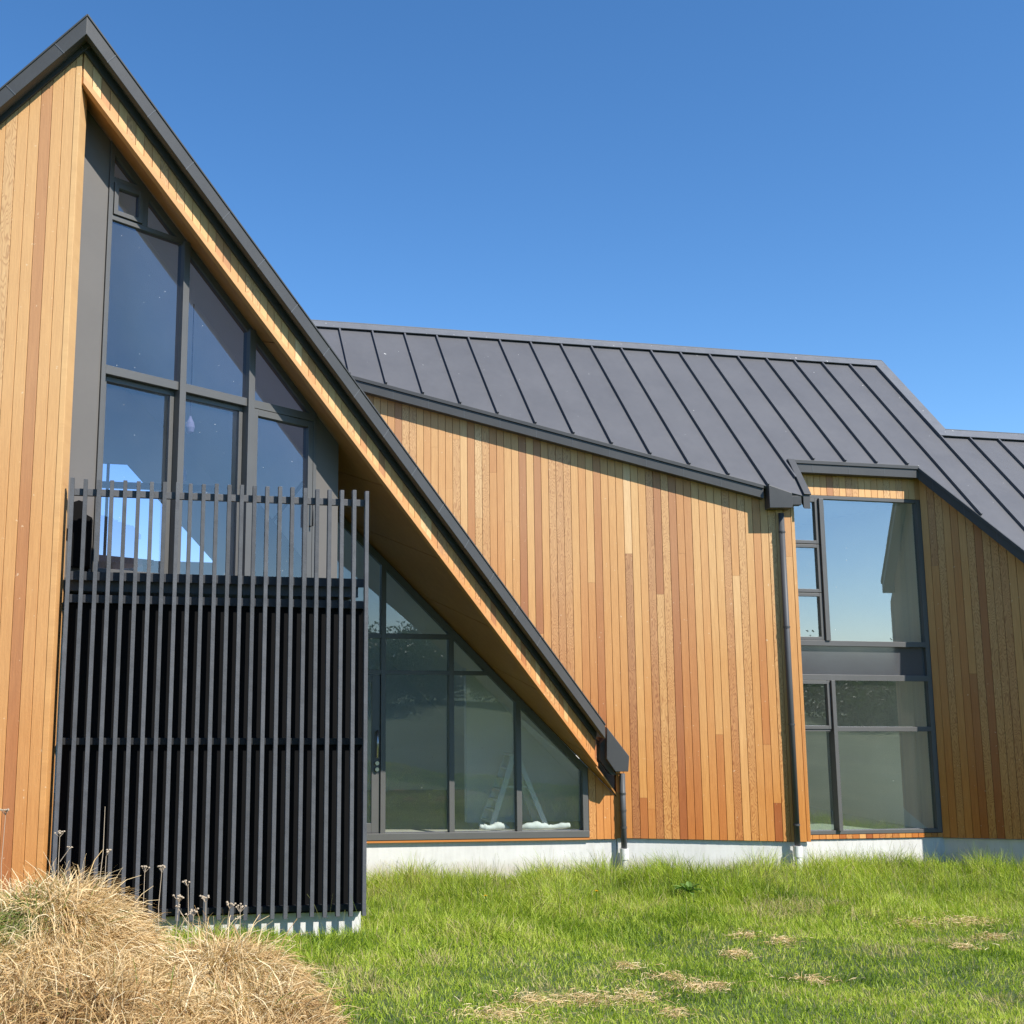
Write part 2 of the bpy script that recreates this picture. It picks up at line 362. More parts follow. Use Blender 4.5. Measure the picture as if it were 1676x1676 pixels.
# ------------------------------------------------------------------ cladding
def cladding(w, poly, bw, u0, name, m=None, thick=.02, joints=.35, warm=None):
    b = MB(); us = [p[0] for p in poly]; gu = []
    k = math.floor((min(us) - u0) / bw)
    g = .0022
    while u0 + k * bw < max(us):
        a, c = u0 + k * bw, u0 + (k + 1) * bw
        st = clip2(clip2(poly, (-1, 0), -(a + g)), (1, 0), c - g)
        k += 1
        if len(st) < 3 or area2(st) < 1e-4: continue
        zs = [p[1] for p in st]; cuts = [min(zs)]
        if random.random() < joints and max(zs) - min(zs) > 1.2: cuts.append(random.uniform(min(zs) + .4, max(zs) - .4))
        cuts.append(max(zs))
        for i in range(len(cuts) - 1):
            pc = clip2(clip2(st, (0, -1), -(cuts[i] + (.0012 if i else 0))), (0, 1), cuts[i + 1] - .0008)
            if len(pc) < 3: continue
            bid = random.random(); bsv = random.random()
            bid = .5 + (bid - .5) * (1.0 if random.random() < .7 else .6)
            o = random.uniform(-.0012, .0012)
            # front face, chamfered back to the tongue
            cx = (a + c) / 2
            fr = [(cx + (u - cx) * (1 - .035), z) for u, z in pc]
            n = len(pc)
            vs = [w.pt(u, z, thick + o) for u, z in fr] + [w.pt(u, z, thick - .006 + o) for u, z in pc] + [w.pt(u, z, 0) for u, z in pc]
            fs = [tuple(range(n))] + [(j, (j + 1) % n, n + (j + 1) % n, n + j) for j in range(n)] + [(n + j, n + (j + 1) % n, 2 * n + (j + 1) % n, 2 * n + j) for j in range(n)]
            b.add(vs, fs, bid=bid, bs=bsv); gu += [q[0] for q in fr] + [q[0] for q in pc] * 2
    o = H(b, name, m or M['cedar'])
    ga = o.data.attributes.new('gu', 'FLOAT', 'POINT'); ga.data.foreach_set('value', gu)
    k = MB(); k.wpoly(w, poly, -.10, .006)
    H(k, 'backing', M['groove'], o)
    return o

# rake lines of the gable
BO = .20                                            # how far the barge boards stand out from the gable
_k = np.linalg.solve(np.array([E.out[:2], G.out[:2]]), np.array([BO, BO])); _ap = np.array([_P0[0] + _k[0], _P0[1] + _k[1], 0])
_d = sight(139, 25); _ap[2] = EYE + _d[2] * _ap[1] / _d[1]                       # apex of the capping on the prow
apex_b, apex_g = E.loc(_ap)[:2], G.loc(_ap)[:2]
endR = E.uz(990.5, 1186, BO)
leftL = G.uz(0, 147, BO)
slR = (endR[1] - apex_b[1]) / (endR[0] - apex_b[0]); slL = (leftL[1] - apex_g[1]) / (leftL[0] - apex_g[0])
rakeR = lambda u: apex_b[1] + slR * (u - apex_b[0]); rakeL = lambda u: apex_g[1] + slL * (u - apex_g[0])
_d = sight(139, 55); barge_d = _ap[2] - (EYE + _d[2] * _ap[1] / _d[1])         # vertical depth of the barge at the apex

BW = .1105
LW = -4.4                                           # far end of the gable wall, outside the picture
lowz = -.6
cladding(G, [(LW, lowz), (-.055, lowz), (-.055, rakeL(-.055) - .16), (LW, rakeL(LW) - .16)], BW, -.055, 'gable_wall')
b = MB(); b.wbox(G, -.054, .0, lowz, rakeL(-.02) - .17, -.02, .026)
for f_ in range(len(b.f)): pass
b.fa = {'bid': [.8] * len(b.f), 'bs': [.2] * len(b.f)}
H(b, 'corner_trim', M['cedar'], bevel=.003)
b = MB(); b.wbox(G, -.05, -.002, lowz, rakeL(-.02) - .3, -.22, -.021)                # thickness of the wall at the opening
b.fa = {'bid': [.75] * len(b.f), 'bs': [.2] * len(b.f)}
H(b, 'corner_post', M['cedar'])

# frieze of short boards over the opening, and the trim below it
fb = [E.uz(138.7, 131), E.uz(974.6, 1246)]; tb = [E.loc(s1)[:2], E.loc(s2)[:2]]
fz = lambda u: fb[0][1] + (fb[1][1] - fb[0][1]) * (u - fb[0][0]) / (fb[1][0] - fb[0][0])
tz = lambda u: tb[0][1] + (tb[1][1] - tb[0][1]) * (u - tb[0][0]) / (tb[1][0] - tb[0][0])
uE = fb[1][0]
cladding(E, [(.003, fz(.003)), (uE, fz(uE)), (uE, rakeR(uE) - .16), (.003, rakeR(.003) - .16)], BW * .93, .003, 'gable_frieze', joints=0)
b = MB(); b.wpoly(E, [(.003, tz(.003)), (uE + .02, tz(uE + .02)), (uE + .02, fz(uE + .02) - .004), (.003, fz(.003) - .004)], -.03, .028)
b.fa = {'bid': [.30] * len(b.f), 'bs': [.3] * len(b.f)}
H(b, 'frieze_trim', M['cedar'])

# barge boards: a deep metal capping, its lower lip and the little cover strips at the joints
def barge(w, u_a, u_b, line, name, nj):
    b = MB(); ln = abs(u_b - u_a)
    dz = barge_d
    b.wpoly(w, [(u_a, line(u_a) - dz), (u_b, line(u_b) - dz), (u_b, line(u_b)), (u_a, line(u_a))], BO - .06, BO)
    b.wpoly(w, [(u_a, line(u_a) - .10), (u_b, line(u_b) - .10), (u_b, line(u_b) - .02), (u_a, line(u_a) - .02)], .0, BO - .061)
    b.wpoly(w, [(u_a, line(u_a) - .012), (u_b, line(u_b) - .012), (u_b, line(u_b) + .012), (u_a, line(u_a) + .012)], .0, BO + .012)   # drip edge on top
    o = H(b, name, M['fascia'], bevel=.004)
    k = MB(); k.wpoly(w, [(u_a, line(u_a) - dz - .03), (u_b, line(u_b) - dz - .03), (u_b, line(u_b) - .10), (u_a, line(u_a) - .10)], .022, .05)
    H(k, 'under_flashing', M['fascia'], o)
    sl = (line(u_b) - line(u_a)) / (u_b - u_a); cs = 1 / math.sqrt(1 + sl * sl)
    t = .42
    while t < nj:
        u = u_a + (t if u_b > u_a else -t) * cs; z = line(u) - .01
        du, dzz = -sl * cs * cs * dz * .98, cs * cs * dz * .98     # perpendicular to the rake
        q = [(u, z), (u + .007, z + sl * .007), (u + .007 - (du if False else -du) * 0 + (sl * cs * cs * dz), z + sl * .007 - dzz), (u + sl * cs * cs * dz, z - dzz)]
        j = MB(); j.wpoly(w, q, BO + .001, BO + .004); H(j, 'joint_strip', M['joint'], o)
        t += .62
    return o
barge(E, apex_b[0], endR[0], rakeR, 'barge_board', 9.3)
barge(G, apex_g[0], LW - .3, rakeL, 'barge_board', 6.0)

# soffit under the oversailing roof, in sheets with shadow gaps between them
tipA = meet(A.pt(0, 0), Z, s1, nS); tip = s2 + (s2 - s1) / np.linalg.norm(s2 - s1) * .30
SF = [on_soffit(E.pt(.003, 0, -.03)), on_soffit(E.pt(uE + .3, 0, -.03)), on_soffit(A.pt(.02, 0, 0)), on_soffit(_ra - A.out * .12), on_soffit(_jd - D.out * .12), on_soffit(D.pt(.0, 0, -.12))]
along = (s2 - s1) / np.linalg.norm(s2 - s1); across = np.cross(nS, along)
b = MB(); edges = []
for q in [(548, 716), (620, 905), (705, 1001), (806, 1088), (868, 1160), (950, 1243)]: pass
tj = [np.dot(E.at(x, y) - s1, along) for x, y in ((628, 800), (718, 920), (803, 1031), (879, 1138), (955, 1240))]
cuts = [-2.0, np.dot(E.at(500, 624) - s1, along) - .55] + tj + [20]
for i in range(len(cuts) - 1):
    pl = clip3(clip3(SF, s1 + along * (cuts[i] + .007), along), s1 + along * (cuts[i + 1] - .007), -along)
    if len(pl) >= 3: b.slab(pl, nS * .018)
H(b, 'soffit', M['ply'])

# gable roof slabs
bk = gdir * 13.0
def slabroof(u_a, u_b, line, name):
    p = [E.pt(u_a, line(u_a) - .02, BO - .02), E.pt(u_b, line(u_b) - .02, BO - .02)]
    b = MB(); b.slab([p[0], p[1], p[1] + bk, p[0] + bk], -Z * .16)
    return H(b, name, M['roof'])
slabroof(apex_b[0] + .004, endR[0], rakeR, 'gable_roof')
def strip(b, ua, ub_, g0, g1, line, t):
    p = [G.pt(ua, line(ua) - .02, BO - .02), G.pt(ub_, line(ub_) - .02, BO - .02)]
    b.slab([p[0] + gdir * g0, p[1] + gdir * g0, p[1] + gdir * g1, p[0] + gdir * g1], -Z * t)
b = MB(); uA, uB_ = apex_g[0] - .004, LW - .3
strip(b, uA, uB_, 0, 1.3, rakeL, .16); strip(b, uA, uB_, 7.5, 13, rakeL, .16); strip(b, uA, uA - .5, 1.3, 7.5, rakeL, .16); strip(b, uA - 3.6, uB_, 1.3, 7.5, rakeL, .16)
gr_ = H(b, 'gable_roof', M['roof'])
q0, q1 = G.pt(uA - .5, rakeL(uA - .5) - .05, BO - .02), G.pt(uA - 3.6, rakeL(uA - 3.6) - .05, BO - .02)
b = MB(); b.add([q0 + gdir * 1.3, q1 + gdir * 1.3, q1 + gdir * 7.5, q0 + gdir * 7.5], [(0, 1, 2, 3)]); H(b, 'added_rooflight', M['glass'], gr_)  # glazed opening added in the unseen slope so sky light brightens the rooms

# ------------------------------------------------------------------ windows
def glazed(w, poly, o, name, parent, m=None):
    b = MB(); b.add([w.pt(u, z, o) for u, z in poly], [tuple(range(len(poly)))]); return H(b, name, m or M['glass'], parent)

# --- angled glazing behind the balcony
uL, uJ = D.loc(D.P)[0], D.loc(_jd)[0]
hd = lambda u: soffit_z(D, u) - .02
DECK = S.uz(350, 945)[1] - .02
def dz(x, y): return D.uz(x, y)
pL = dz(163, 620)[0]; pR = dz(515, 760)[0]
m1a, m1b = dz(290.5, 600)[0], dz(300.5, 600)[0]
m2a, m2b = dz(402, 640)[0], dz(412, 640)[0]
tr1 = (dz(230, 373)[1] - .025, dz(230, 373)[1] + .025)
tr2z = .5 * (dz(161, 603)[1] + dz(405, 659)[1]); tr2 = (tr2z - .045, tr2z + .045)
b = MB()
def rbar(b, w, u0, u1, off, wd, o0, o1, hf):          # a bar following the raked head
    b.wpoly(w, [(u0, hf(u0) - off - wd), (u1, hf(u1) - off - wd), (u1, hf(u1) - off), (u0, hf(u0) - off)], o0, o1)
fo0, fo1 = -.06, .03
b.wbox(D, pL, pL + .05, DECK, hd(pL + .05), fo0, fo1)
b.wbox(D, m1a, m1b, DECK, hd(m1b), fo0, fo1 + .03); b.wbox(D, m2a, m2b, DECK, hd(m2b), fo0, fo1 + .03)
b.wbox(D, pR - .05, pR, DECK, min(hd(pR), tr2[0] + .3), fo0, fo1)
b.wbox(D, pL + .05, m1a, tr2[0], tr2[1], fo0, fo1); b.wbox(D, m1b, m2a, tr2[0], tr2[1], fo0, fo1); b.wbox(D, m2b, min(pR - .05, m2b + 2), tr2[0], tr2[1], fo0, fo1 - .002)
c1a = dz(231, 350)[0]; c1b = dz(240, 350)[0]
b.wbox(D, pL + .05, m1a - .0, tr1[0], tr1[1], fo0, fo1 - .003)
b.wbox(D, c1a, c1b, tr1[1], hd(c1b), fo0, fo1 - .001)
ctop = dz(172, 290)[1]
b.wbox(D, pL + .05, c1a, ctop - .03, ctop + .03, fo0, fo1 - .002)
rbar(b, D, pL, pR, -.0, .10, fo0, fo1 - .004, hd)
up = H(b, 'gable_window', M['alu'], bevel=.003)
up['label'] = 'tall raked window of the gable behind the balcony'
def pane(w, u0, u1, z0, z1, hf, par, o=0.0, name='pane'):
    m_ = M['gable_glass'] if w is D else M['glass']
    q = [(u0, z0), (u1, z0)]
    if z1 is None:
        q += [(u1, max(z0, hf(u1) - .05)), (u0, hf(u0) - .05)]
    else: q += [(u1, z1), (u0, z1)]
    return glazed(w, q, o, name, par, m_)
# top light, casement and the panes between the mullions
pane(D, pL + .03, c1a, ctop, None, hd, up); pane(D, c1b, m1a, tr1[1], None, hd, up)
cs = MB(); ci0, ci1 = pL + .055, c1a - .005
for q in ((ci0, ci0 + .048, tr1[1] + .008, ctop - .035), (ci1 - .048, ci1, tr1[1] + .008, ctop - .035)): cs.wbox(D, *q, -.03, .045)
cs.wbox(D, ci0 + .048, ci1 - .048, tr1[1] + .008, tr1[1] + .056, -.03, .0445); cs.wbox(D, ci0 + .048, ci1 - .048, ctop - .083, ctop - .035, -.03, .0445)
H(cs, 'casement', M['alu'], up, bevel=.003)
pane(D, ci0 + .05, ci1 - .05, tr1[1] + .03, ctop - .06, hd, up, .012)
pane(D, pL + .03, m1a + .01, tr2[1] - .01, tr1[0] + .01, hd, up)
pane(D, m1b - .01, m2a + .01, tr2[1] - .01, None, hd, up)
ue = m2b
while hd(ue) - .05 > tr2[1] - .01 and ue < pR: ue += .01
glazed(D, [(m2b - .01, tr2[1] - .01), (ue, tr2[1] - .01), (m2b - .01, hd(m2b) - .05)], 0, 'pane', up, M['gable_glass'])
# the three balcony doors
def door(u0, u1, ztop, st, hw, handle=None):
    d_ = MB(); oo = (-.07, hw)
    d_.wbox(D, u0, u0 + st, DECK, ztop, *oo); d_.wbox(D, u1 - st, u1, DECK, ztop, *oo)
    d_.wbox(D, u0 + st, u1 - st, DECK, DECK + .14, oo[0], oo[1] - .0005); d_.wbox(D, u0 + st, u1 - st, ztop - st, ztop, oo[0], oo[1] - .0005)
    o = H(d_, 'balcony_door', M['alu'], bevel=.003)
    pane(D, u0 + st - .01, u1 - st + .01, DECK + .13, ztop - st + .01, hd, o, hw - .045)
    if handle:
        h = MB(); u = u1 - st * .5; h.tube([D.pt(u, handle - .13, hw), D.pt(u, handle - .13, hw + .05), D.pt(u, handle + .13, hw + .05), D.pt(u, handle + .13, hw)], .011, 8)
        H(h, 'handle', M['dark'], o, smooth=True)
    return o
zt = tr2[0] - .006
door(pL + .055, m1a - .005, zt, .05, -.035); door(m1b + .005, m2a - .005, zt, .05, -.035)
door(m2b + .005, pR - .055, min(zt, hd(pR - .055) - .06), .075, .028, handle=dz(512, 845)[1])
# aluminium side panels
b = MB(); b.wpoly(D, [(-.24, DECK - .1), (pL - .004, DECK - .1), (pL - .004, hd(pL)), (-.24, hd(-.24))], -.06, .01)
H(b, 'side_panel', M['panel'], up)
b = MB(); b.wpoly(D, [(pR + .004, DECK - .1), (uJ, DECK - .1), (uJ, hd(uJ)), (pR + .004, hd(pR + .004))], -.06, .01)
H(b, 'side_panel', M['panel'], up)
b = MB(); q = [_jd - gdir * .0, _ra + gdir * .05]; zb_ = DECK - .1
b.slab([np.array([*q[0][:2], zb_]), np.array([*q[1][:2], zb_]), on_soffit(q[1]), on_soffit(q[0])], -np.cross(gdir, Z) * .06); H(b, 'side_panel', M['panel'], up)

# --- lower glazing
aL = A.loc(_ra)[0]; ha = lambda u: soffit_z(A, u) - .02
az = lambda x, y: A.uz(x, y)
sill0, sill1 = az(780, 1372.5)[1], az(780, 1361.5)[1]
t1 = (az(660, 1045.5)[1], az(660, 1037)[1]); t2 = (az(690, 1104.5)[1], az(690, 1097.3)[1])
n0 = az(597, 1200)[0]
n1 = (az(623, 1150)[0], az(631.2, 1150)[0]); n2 = (az(734.5, 1200)[0], az(743, 1200)[0]); n3 = (az(845.5, 1330)[0], az(854, 1330)[0]); n4 = (az(953.6, 1330)[0], az(962.6, 1330)[0])
b = MB(); f0, f1 = -.09, .02
b.wbox(A, n0 - .9, n4[1], sill0, sill1, f0, f1 + .02)
for q in (n1, n2, n3): b.wbox(A, q[0], q[1], sill1, ha(q[1]) - .04, f0, f1)
b.wbox(A, n4[0], n4[1], sill1, ha(n4[1]), f0, f1)
b.wbox(A, n0 - .9, n0 - .82, sill1, ha(n0 - .82), f0, f1)
uT1 = n2[1]; 
b.wbox(A, n0 - .82, n1[0], t1[0], t1[1], f0, f1 - .002); b.wbox(A, n1[1], n2[0], t1[0], t1[1], f0, f1 - .002)
b.wbox(A, n0 - .82, n1[0], t2[0], t2[1], f0, f1 - .002); b.wbox(A, n1[1], n2[0], t2[0], t2[1], f0, f1 - .002)
um = n2[1]
while ha(um) - .07 > t2[1]: um += .005
b.wbox(A, n2[1], um, t2[0], t2[1], f0, f1 - .002)
rbar(b, A, aL, n4[1], 0, .13, f0, f1 - .004, ha)
low = H(b, 'ground_window', M['alu'], bevel=.003)
low['label'] = 'raked ground floor window under the soffit'
po = -.055
H_ = lambda u: ha(u) - .02
pane(A, n1[1] - .01, n2[0] + .01, sill1 - .01, t2[0] + .01, H_, low, po); pane(A, n1[1] - .01, n2[0] + .01, t2[1] - .01, t1[0] + .01, H_, low, po)
pane(A, n1[1] - .01, n2[0] + .01, t1[1] - .01, None, H_, low, po)
q = [(n2[1] - .01, sill1 - .01), (n3[0] + .01, sill1 - .01), (n3[0] + .01, ha(n3[0]) - .07), (um, t2[0] + .01), (n2[1] - .01, t2[0] + .01)]
glazed(A, q, po, 'pane', low)
glazed(A, [(n2[1] - .01, t2[1] - .01), (um, t2[1] - .01), (n2[1] - .01, ha(n2[1]) - .07)], po, 'pane', low)
pane(A, n3[1] - .01, n4[0] + .01, sill1 - .01, None, H_, low, po)
for z0, z1 in ((t2[1] - .01, t1[0] + .01), (t1[1] - .01, None)): pane(A, n0 - .83, n1[0] + .01, z0, z1, H_, low, po)
# entrance door
d_ = MB(); du0, du1, st = n1[0] - 1.0, n1[0] - .006, .115
zt = t2[0] - .006
d_.wbox(A, du0, du0 + st, sill1 + .004, zt, -.07, -.01); d_.wbox(A, du1 - st, du1, sill1 + .004, zt, -.07, -.01)
d_.wbox(A, du0 + st, du1 - st, sill1 + .004, sill1 + .13, -.07, -.0105); d_.wbox(A, du0 + st, du1 - st, zt - .1, zt, -.07, -.0105)
ed = H(d_, 'entrance_door', M['alu'], bevel=.003)
pane(A, du0 + st - .01, du1 - st + .01, sill1 + .12, zt - .09, H_, ed, -.04)
h = MB(); uh = az(617, 1200)[0]; za, zb = az(617, 1240)[1], az(617, 1195)[1]
h.tube([A.pt(uh, za + .03, -.01), A.pt(uh, za + .03, .05)], .008, 8); h.tube([A.pt(uh, zb - .03, -.01), A.pt(uh, zb - .03, .05)], .008, 8); h.tube([A.pt(uh, za, .05), A.pt(uh, zb, .05)], .014, 10)
H(h, 'handle', M['steel'], ed, smooth=True)
h = MB()
for y in (1249, 1259):
    z = az(617, y)[1]; h.tube([A.pt(uh, z, -.01), A.pt(uh, z, .03)], .028, 12)
H(h, 'lock', M['steel'], ed)
# grey panel and cedar piece at the ends of the lower glazing
b = MB(); b.wpoly(A, [(aL, DECK - .05), (n0 - .905, DECK - .05), (n0 - .905, ha(n0 - .905)), (aL, ha(aL))], -.05, .008); H(b, 'side_panel', M['panel'], low)
base_z = az(1000, 1372.8)[1]
cladding(A, [(n4[1] + .004, base_z), (-.0, base_z), (-.0, soffit_z(A, 0) - .02), (n4[1] + .004, ha(n4[1]))], BW, n4[1] + .004, 'entrance_wall', joints=0)
b = MB(); b.wbox(A, aL, n4[1] + .002, sill0 - .035, sill0 - .004, -.08, .03); b.fa = {'bid': [.3] * len(b.f), 'bs': [.1] * len(b.f)}; H(b, 'sill_board', M['cedar'])

# ------------------------------------------------------------------ main cedar wall
wb = W.uz(1150, 1374)[1]; uWR = W.uz(1310, 1100)[0]
def eave_z(w, u, o=0.0):
    p = w.pt(u, 0, o); return np.dot(e1 - p, nR) / nR[2]
gp = E.pt(.3, rakeR(.3) - .10, BO)                 # middle of the gable slab
ng = np.cross(E.pt(endR[0], rakeR(endR[0])) - E.pt(.3, rakeR(.3)), gdir); ng /= np.linalg.norm(ng); ng *= np.sign(ng[2])
wp3 = [W.pt(u, z) for u, z in ((-5.5, wb), (uWR, wb), (uWR, eave_z(W, uWR) - .06), (-5.5, eave_z(W, -5.5) - .06))]
cl = clip3([W.pt(u, z) for u, z in ((-5.5, wb), (0, wb), (0, eave_z(W, 0) - .06), (-5.5, eave_z(W, -5.5) - .06))], gp, ng)
wl = [W.loc(p)[:2] for p in cl]
wl = clip2(wl, (1, 0), -.001)
cladding(W, wl, BW, .0, 'main_wall')
cladding(W, [(0, wb), (uWR, wb), (uWR, eave_z(W, uWR) - .06), (0, eave_z(W, 0) - .06)], BW, .0, 'main_wall')
b = MB(); b.wbox(W, uWR - .004, uWR + .02, wb, eave_z(W, uWR) - .2, -.30, .02); b.fa = {'bid': [.6] * len(b.f), 'bs': [.1] * len(b.f)}
H(b, 'corner_trim', M['cedar'])

# ------------------------------------------------------------------ main roof
rl, re_, stp, r2 = roof(515, 529), roof(1441.5, 594.5), roof(1536.5, 708), roof(1676, 713.5)
rz1 = .5 * (rl[2] + re_[2]); rz2 = .5 * (stp[2] + r2[2])
def lift(p, z): return p + sdir * ((z - p[2]) / sdir[2])
re_ = lift(re_, rz1); stp = re_ + sdir * ((rz2 - rz1) / sdir[2])
far_l = re_ - rdir * 16; far_r = stp + rdir * 7
wre = W.pt(uWR + .12, eave_z(W, uWR + .12, OV), OV)
cdir = (ce - br) / np.linalg.norm(ce - br); cfar = br + cdir * 2.3
bl2 = bl - rdir * .0
rp = [far_l, re_, stp, far_r]
# split into three convex polygons (all in one plane)
eL = W.pt(-9, eave_z(W, -9, OV), OV)
polyM = [far_l, re_, lift(bl + rdir * np.dot(re_ - bl, rdir), bl[2]) if False else None]
roofm = MB()
def keep(poly): return clip3(poly, gp, ng)
def down(p, ref):            # point under p (down the slope) at the slope position of ref
    return p + sdir * np.dot(ref - p, sdir)
P1 = keep([far_l, down_l := far_l + rdir * 0, bl] ) if False else None
top_bl = down(bl, re_) if False else re_ + rdir * np.dot(bl - re_, rdir)
partA = keep([far_l, top_bl, bl, wre, eL])
partB = [top_bl, re_, stp, stp + rdir * np.dot(br - stp, rdir) if np.dot(br - stp, rdir) > 0 else stp, br, bl]
for pl in (partA, ):
    roofm.slab(pl, -nR * .05)
c_top = stp + rdir * 7
ub = np.dot(br - stp, rdir)
if ub < 0:   # bay eave ends left of the step
    roofm.slab([top_bl, re_, re_ + sdir * np.dot(br - re_, sdir), bl], -nR * .05) if False else None
    bot_step = None
roofm.slab([top_bl, re_, stp, br, bl], -nR * .05)
c_low = cfar + rdir * (7 - np.dot(cfar - stp, rdir))
roofm.slab([stp, c_top, c_low, cfar, br], -nR * .05)
back_a = np.array([-rdir[1], rdir[0], 0])
bs_dir = back_a * np.linalg.norm(sdir[:2]) + Z * sdir[2]
lm = re_ - rdir * 11.0
roofm.slab([lm, re_, re_ + bs_dir * 6, lm + bs_dir * 6], -Z * .05); roofm.slab([stp, c_top, c_top + bs_dir * 5, stp + bs_dir * 5], -Z * .05)
# standing seams
sa, sb = np.dot(roof(556, 543) - re_, rdir), np.dot(roof(1393, 602.5) - re_, rdir); sp = (sb - sa) / 17
outline = [([np.dot(p - re_, rdir) for p in pl], [np.dot(p - re_, sdir) for p in pl], pl) for pl in (partA, [top_bl, re_, stp, br, bl], [stp, c_top, c_low, cfar, br])]
def chord(u):
    lo, hi = 1e9, -1e9
    for us, ss, pl in outline:
        for i in range(len(us)):
            j = (i + 1) % len(us)
            if (us[i] - u) * (us[j] - u) <= 0 and us[i] != us[j]:
                t = (u - us[i]) / (us[j] - us[i]); s_ = ss[i] + t * (ss[j] - ss[i]); lo = min(lo, s_); hi = max(hi, s_)
    return lo, hi
k = -9
while sa + k * sp < 7:
    u = sa + k * sp; k += 1
    lo, hi = chord(u)
    if hi - lo < .2 or u < -11 or abs(u - .05) < .1: continue
    a0 = re_ + rdir * u + sdir * (lo + .05); a1 = re_ + rdir * u + sdir * (hi - .01)
    for wd, hh in ((.026, .046),):
        roofm.slab([a0 - rdir * wd / 2 - nR * .004, a1 - rdir * wd / 2 - nR * .004, a1 + rdir * wd / 2 - nR * .004, a0 + rdir * wd / 2 - nR * .004], nR * hh)
mr = H(roofm, 'main_roof', M['roof'])
# ridge and verge cappings
b = MB(); cw = .17
for a_, c_ in ((lm, re_), (stp, c_top)):
    b.slab([a_ + nR * .034, c_ + nR * .034, c_ + sdir * cw + nR * .034, a_ + sdir * cw + nR * .034], nR * .014)
    b.slab([a_ + nR * .05, c_ + nR * .05, c_ + bs_dir * cw + Z * .05, a_ + bs_dir * cw + Z * .05], Z * .014)
vw = .20
b.slab([re_ + nR * .036 + sdir * cw, stp + nR * .036 + sdir * cw * .999, stp - rdir * vw + nR * .036 + sdir * cw * .999, re_ - rdir * vw + nR * .036 + sdir * cw], nR * .014)
b.slab([re_ + rdir * .012 + nR * .05, stp + rdir * .012 + nR * .05, stp + rdir * .012 - Z * .16, re_ + rdir * .012 - Z * .16], -rdir * .012)
H(b, 'ridge_cap', M['cap'], mr)

def eave(p, q, outv, name, step=.56, dep=.20, end=True):
    """fascia with a square gutter lip along the eave from p to q; outv is the horizontal outward direction"""
    p, q = np.asarray(p), np.asarray(q); ln = np.linalg.norm(q - p)
    b = MB()
    b.slab([p - Z * .0, q - Z * .0, q - Z * .055, p - Z * .055], outv * .035)                        # gutter lip
    b.slab([p - Z * .058, q - Z * .058, q - Z * dep, p - Z * dep], outv * .015)
    b.slab([p - Z * .03 - outv * .14, q - Z * .03 - outv * .14, q - Z * (dep) - outv * .14, p - Z * (dep) - outv * .14], outv * .139)
    o = H(b, name, M['fascia'], bevel=.003)
    t = step * .5
    while t < ln - .1:
        a = p + (q - p) * t / ln
        j = MB(); j.slab([a - Z * .06 + outv * .0155, a + (q - p) / ln * .007 - Z * .06 + outv * .0155, a + (q - p) / ln * .007 - Z * (dep - .004) + outv * .0155, a - Z * (dep - .004) + outv * .0155], outv * .002); H(j, 'joint_strip', M['joint'], o)
        t += step
    return o
uhd = W.uz(1249, 800, OV)[0]
eav_cl = clip3([eL, W.pt(uhd, eave_z(W, uhd, OV), OV), W.pt(uhd, eave_z(W, uhd, OV) - .2, OV), eL - Z * .2], gp, ng)
us = sorted(W.loc(p)[0] for p in eav_cl); u_st = min(W.loc(p)[0] for p in eav_cl)
eave(W.pt(u_st + .12, eave_z(W, u_st + .12, OV), OV), W.pt(uhd, eave_z(W, uhd, OV), OV), W.out, 'gutter')
eave(bl + B.d * .12, br, B.out, 'gutter', .62, .19)
eave(br, cfar, Cw.out, 'gutter', .62, .21)
eave(cfar, c_low, B.out, 'gutter', .62, .21)
# raking edge between the two eaves
b = MB(); e_out = B.d
pB = wre; pA = bl + (wre - bl) / np.linalg.norm(wre - bl) * .03
b.slab([pA + Z * .015, pB + Z * .015, pB - Z * .19, pA - Z * .19], B.d * .11)
b.slab([pA + nR * .02 - B.d * .0, pB + nR * .02 - B.d * .0, pB + nR * .02 + B.d * .115, pA + nR * .02 + B.d * .115], nR * .02)
H(b, 'barge_board', M['fascia'], bevel=.004)

# frieze, bay window, sill boards
fz0 = B.uz(1400, 813.5)[1]; fztop = bl[2] - .12
uB1 = B.uz(1506, 820)[0]; uB1b = B.uz(1541, 1363)[0]; uBr = .5 * (uB1 + uB1b); uB0 = -.12
cladding(B, [(uB0, fz0), (uBr + .02, fz0), (uBr + .02, fztop), (uB0, fztop)], BW, uBr + .02 - BW * 30, 'bay_frieze', joints=0)
bz = lambda x, y: B.uz(x, y)
def zat(y, x=1430): return bz(x, y)[1]
b = MB(); q0, q1 = -.07, .02
zTop, zB1, zB2, zS0, zS1 = zat(815.5), zat(1050), zat(1058.5), zat(1105), zat(1114.5)
zT0, zT1 = zat(1197), zat(1189.5); zBt0, zBt1 = zat(1364), zat(1358)
jl = bz(1296, 900)[0] - .10; jr0 = bz(1495.5, 823)[0]; jr = uBr
mU = (bz(1336.5, 830)[0], bz(1343.2, 823)[0]); mL = (bz(1357, 1130)[0], bz(1363, 1130)[0])
b.wbox(B, jl, jl + .06, zBt0, zTop, q0, q1); b.wbox(B, jr - .085, jr, zBt0, zTop, q0, q1)
b.wbox(B, jl + .06, jr - .085, zTop - .05, zTop, q0, q1 - .001)
b.wbox(B, jl + .06, jr - .085, zB2, zB1, q0, q1 + .025); b.wbox(B, jl + .06, jr - .085, zS1, zS0, q0, q1 + .012)
b.wbox(B, jl + .06, jr - .085, zBt0, zBt1, q0, q1 - .001)
b.wbox(B, mU[0], mU[1], zB1, zTop - .05, q0, q1 + .05); b.wbox(B, mL[0], mL[1], zBt1, zS1, q0, q1 + .05)
b.wbox(B, mL[1], jr - .085, zT0, zT1, q0, q1 - .001)
b.wbox(B, jl + .06, mL[0], zT0, zT0 + .03, q0, q1 - .001)
